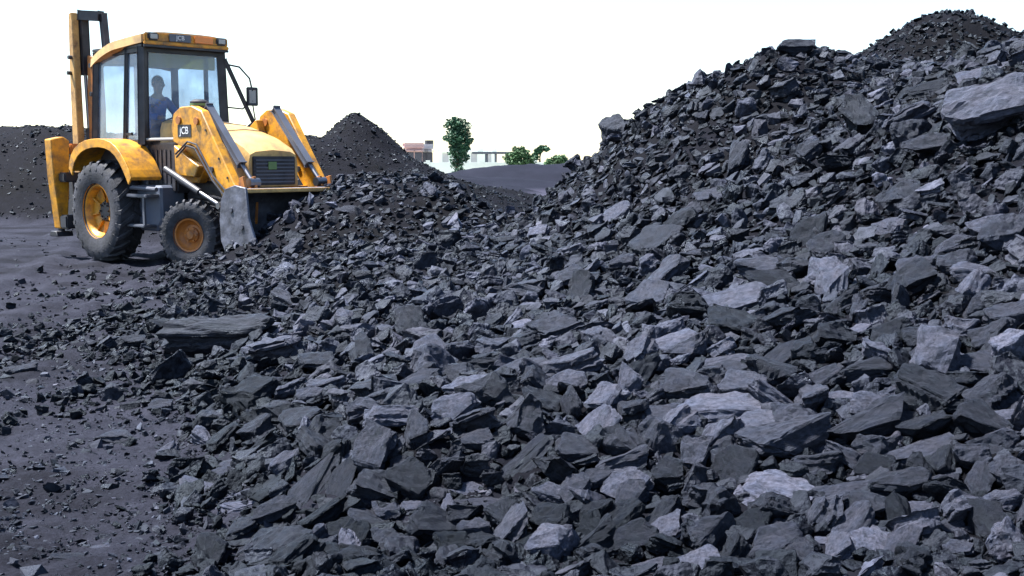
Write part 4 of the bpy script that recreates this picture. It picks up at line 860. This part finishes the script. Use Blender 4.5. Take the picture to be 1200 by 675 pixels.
# ------------------------------------------------------------------ far things: houses, shelter, wall, trees
WALLP = material('pink_plaster', (.46, .30, .29), .85, vary=.15, scale=.8); WALLG = material('grey_plaster', (.42, .40, .42), .85, vary=.15, scale=.8)
WHT = material('white_plaster', (.78, .80, .76), .8, vary=.06, scale=.7); WIN = material('dark_opening', (.05, .05, .07), .3); LEAF = material('leaf_green', (.016, .065, .028), .7, vary=.5, scale=1.2); LEAF2 = material('olive_leaf', (.045, .105, .035), .7, vary=.4, scale=1.2)
TRK = material('bark', (.10, .07, .05), .9, vary=.3)
def house(name, px, Y, w_, d_, floors, fh, mat, label, rz=0, base_py=None):
    c_ = at(px, 186, Y); h = empty(name, (c_[0], Y, 0), rz); tag(h, label, 'house'); Ht = floors*fh
    b = MB(); b.box(-w_/2, w_/2, -d_/2, d_/2, -.3, Ht, .02); wl = b.build('wall', mat, h)
    b = MB(); b.box(-w_/2-.15, w_/2+.15, -d_/2-.15, d_/2+.15, Ht+.002, Ht+.14, .02); rf_ = b.build('roof', mat, h)
    for s_ in (-1, 1): b = MB(); b.box(-w_/2-.1, w_/2+.1, s_*(d_/2+.05)-.05, s_*(d_/2+.05)+.05, Ht+.142, Ht+.40, .01); b.build('parapet', mat, rf_)
    for f_ in range(floors):
        n = max(2, int(w_/1.3))
        for k in range(n):
            x_ = -w_/2+(k+.5)*w_/n; wf = MB(); wf.box(x_-.30, x_+.30, -d_/2-.02, -d_/2+.01, f_*fh+.9, f_*fh+1.95, .005); wo = wf.build('window', WIN if mat is not WHT else WALLG, h)
            wf = MB(); wf.box(x_-.36, x_+.36, -d_/2-.09, -d_/2-.021, f_*fh+.80, f_*fh+.88, .005); wf.box(x_-.42, x_+.42, -d_/2-.35, -d_/2-.03, f_*fh+2.02, f_*fh+2.10, .005); wf.build('sill', mat, wo)
    return h
house('house', 484, 100, 1.35, 3.0, 1, 2.3, WALLP, 'far pink house left of the lone tall tree', .15)
house('house', 499, 104, .95, 3, 1, 2.25, WALLG, 'far grey flat-roofed house behind the pink house', .1)
house('house', 548, 118, 5.5, 4, 1, 2.0, WHT, 'far low whitewashed house just right of the lone tall tree', 0)
# water tank on the grey house
c_ = at(503, 186, 104); b = MB(); b.tube([(0, 0, 0), (0, 0, .55)], .38, 16); tk = b.build('water_tank', BLK, None); tk.location = (c_[0], 104, 2.80-.36); tag(tk, 'small dark water tank on the roof of the far grey house', 'water tank')
# open shelter with a thin flat roof
c_ = at(579, 186, 95); sh = empty('shelter', (c_[0], 95, 0)); tag(sh, 'far open shelter with a thin grey flat roof between the trees', 'shelter')
b = MB(); b.box(-1.7, 2.5, -1.6, 1.6, 1.78, 1.95, .02); b.build('roof', GRY, sh)
for x_, y_ in ((-.6, -1.3), (.15, -1.3), (-.6, 1.3), (2.1, -1.3)):
    b = MB(); b.box(x_-.09, x_+.09, y_-.09, y_+.09, -.2, 1.778, .01); b.build('post', GRY, sh)
# compound wall
c0, c1 = at(470, 186, 92), at(690, 186, 92); b = MB(); b.box(c0[0], c1[0], 91.9, 92.1, -.2, 1.15, .01)
for k in range(8): x_ = c0[0]+(c1[0]-c0[0])*k/7; b.box(x_-.16, x_+.16, 91.86, 92.14, -.2, 1.3, .01)
tag(b.build('boundary_wall', WHT), 'long low whitewashed wall below the far trees', 'wall')
def tree(name, px, Y, z0, blobs, nleaf, mat, label, leaf=.26, seed=1, group=None):
    """blobs: (dx, dz, rx, rz) in metres from the tree's foot"""
    r = np.random.default_rng(seed); c_ = at(px, 186, Y); t = empty(name, (c_[0], Y, 0)); tag(t, label, 'tree', group)
    top = max(b_[1] for b_ in blobs); tb = MB(); cx = np.mean([b_[0] for b_ in blobs]); lean = [(0, 0, -.3), (cx*.3, 0, z0*.6), (cx*.7, .05, z0+.3), (blobs[len(blobs)//2][0]*.8, 0, (z0+top)/2), (blobs[-1][0], 0, top)]
    tb.tube(lean, [.16, .13, .11, .07, .02], 8)
    for bx, bz, rx, rz_ in blobs:
        y_ = r.uniform(-.4, .4)*rx; st_ = max(z0*.5, bz-rx*.9); tb.tube([(cx*.6, 0, st_), (bx*.6+cx*.2, y_*.6, (st_+bz)/2+.1), (bx, y_, bz)], [.06, .04, .015], 6)
    tb.build('trunk', TRK, t); V = []; Fq = []
    wts = np.array([b_[2]*b_[2]*b_[3] for b_ in blobs]); wts /= wts.sum()
    for k in range(nleaf):
        bx, bz, rx, rz_ = blobs[r.choice(len(blobs), p=wts)]; d = r.normal(size=3); d /= np.linalg.norm(d); q = r.uniform(.25, 1.0)**.5
        q *= 1+.25*math.sin(d[0]*5+bx*9)*math.sin(d[2]*6+bz*5)
        p = np.array([bx+d[0]*rx*q, d[1]*rx*q, bz+d[2]*rz_*q]); n = r.normal(size=3)+d*.8+np.array([0, 0, .6]); n /= np.linalg.norm(n); a = np.cross(n, r.normal(size=3)); a /= np.linalg.norm(a); b2 = np.cross(n, a)
        s_ = leaf*r.uniform(.5, 1.2); i0 = len(V); V += [p-a*s_*.5, p+b2*s_*.28-n*.02, p+a*s_*.5, p-b2*s_*.28+n*.03]; Fq.append([i0, i0+1, i0+2, i0+3])
    link('crown', fill_mesh('crown', np.array(V), np.array(Fq)), mat, t); return t
tree('tree', 535, 88, 1.0, [(0, 3.9, .55, .6), (.35, 3.5, .75, .7), (-.1, 3.0, .85, .7), (.45, 2.6, .75, .7), (.1, 2.0, .75, .6), (.5, 1.55, .5, .45), (0, 1.1, .5, .45), (-.45, 3.9, .45, .4)][::-1], 5200, LEAF, 'lone tall dark green tree on the skyline between the two heaps', .24, 3)
tree('tree', 609, 90, .6, [(-.6, 1.4, .6, .5), (.1, 1.8, .65, .45), (.65, 1.3, .55, .5), (-.1, 1.0, .9, .45), (-.3, 2.1, .3, .25)], 3000, LEAF2, 'broad bushy tree right of the far shelter', .24, 5)
tree('tree', 652, 86, .5, [(-.35, 1.1, .5, .4), (.25, 1.3, .55, .4)], 1500, LEAF2, 'low tree half hidden by the big heap’s left flank', .24, 7)
tree('tree', 632, 96, 1.6, [(-.35, 1.5, .28, .3), (-.1, 2.0, .3, .2), (.25, 2.3, .35, .14), (.62, 2.15, .2, .16)], 480, LEAF, 'thin drooping tree leaning beside the broad bushy tree', .4, 9)
tree('bush', 538, 84, .1, [(0, .45, .45, .4), (.3, .4, .35, .3)], 900, LEAF, 'small round bush at the foot of the lone tall tree', .2, 11)
tree('bush', 562, 86, .1, [(0, .35, .5, .3)], 700, LEAF, 'small dark bush in front of the far whitewashed house', .2, 12)
tree('tree', 465, 90, .8, [(0, 1.55, .8, .5), (.4, 1.2, .6, .5)], 1800, LEAF, 'tree top peeking over the heap left of the pink house', .24, 13)
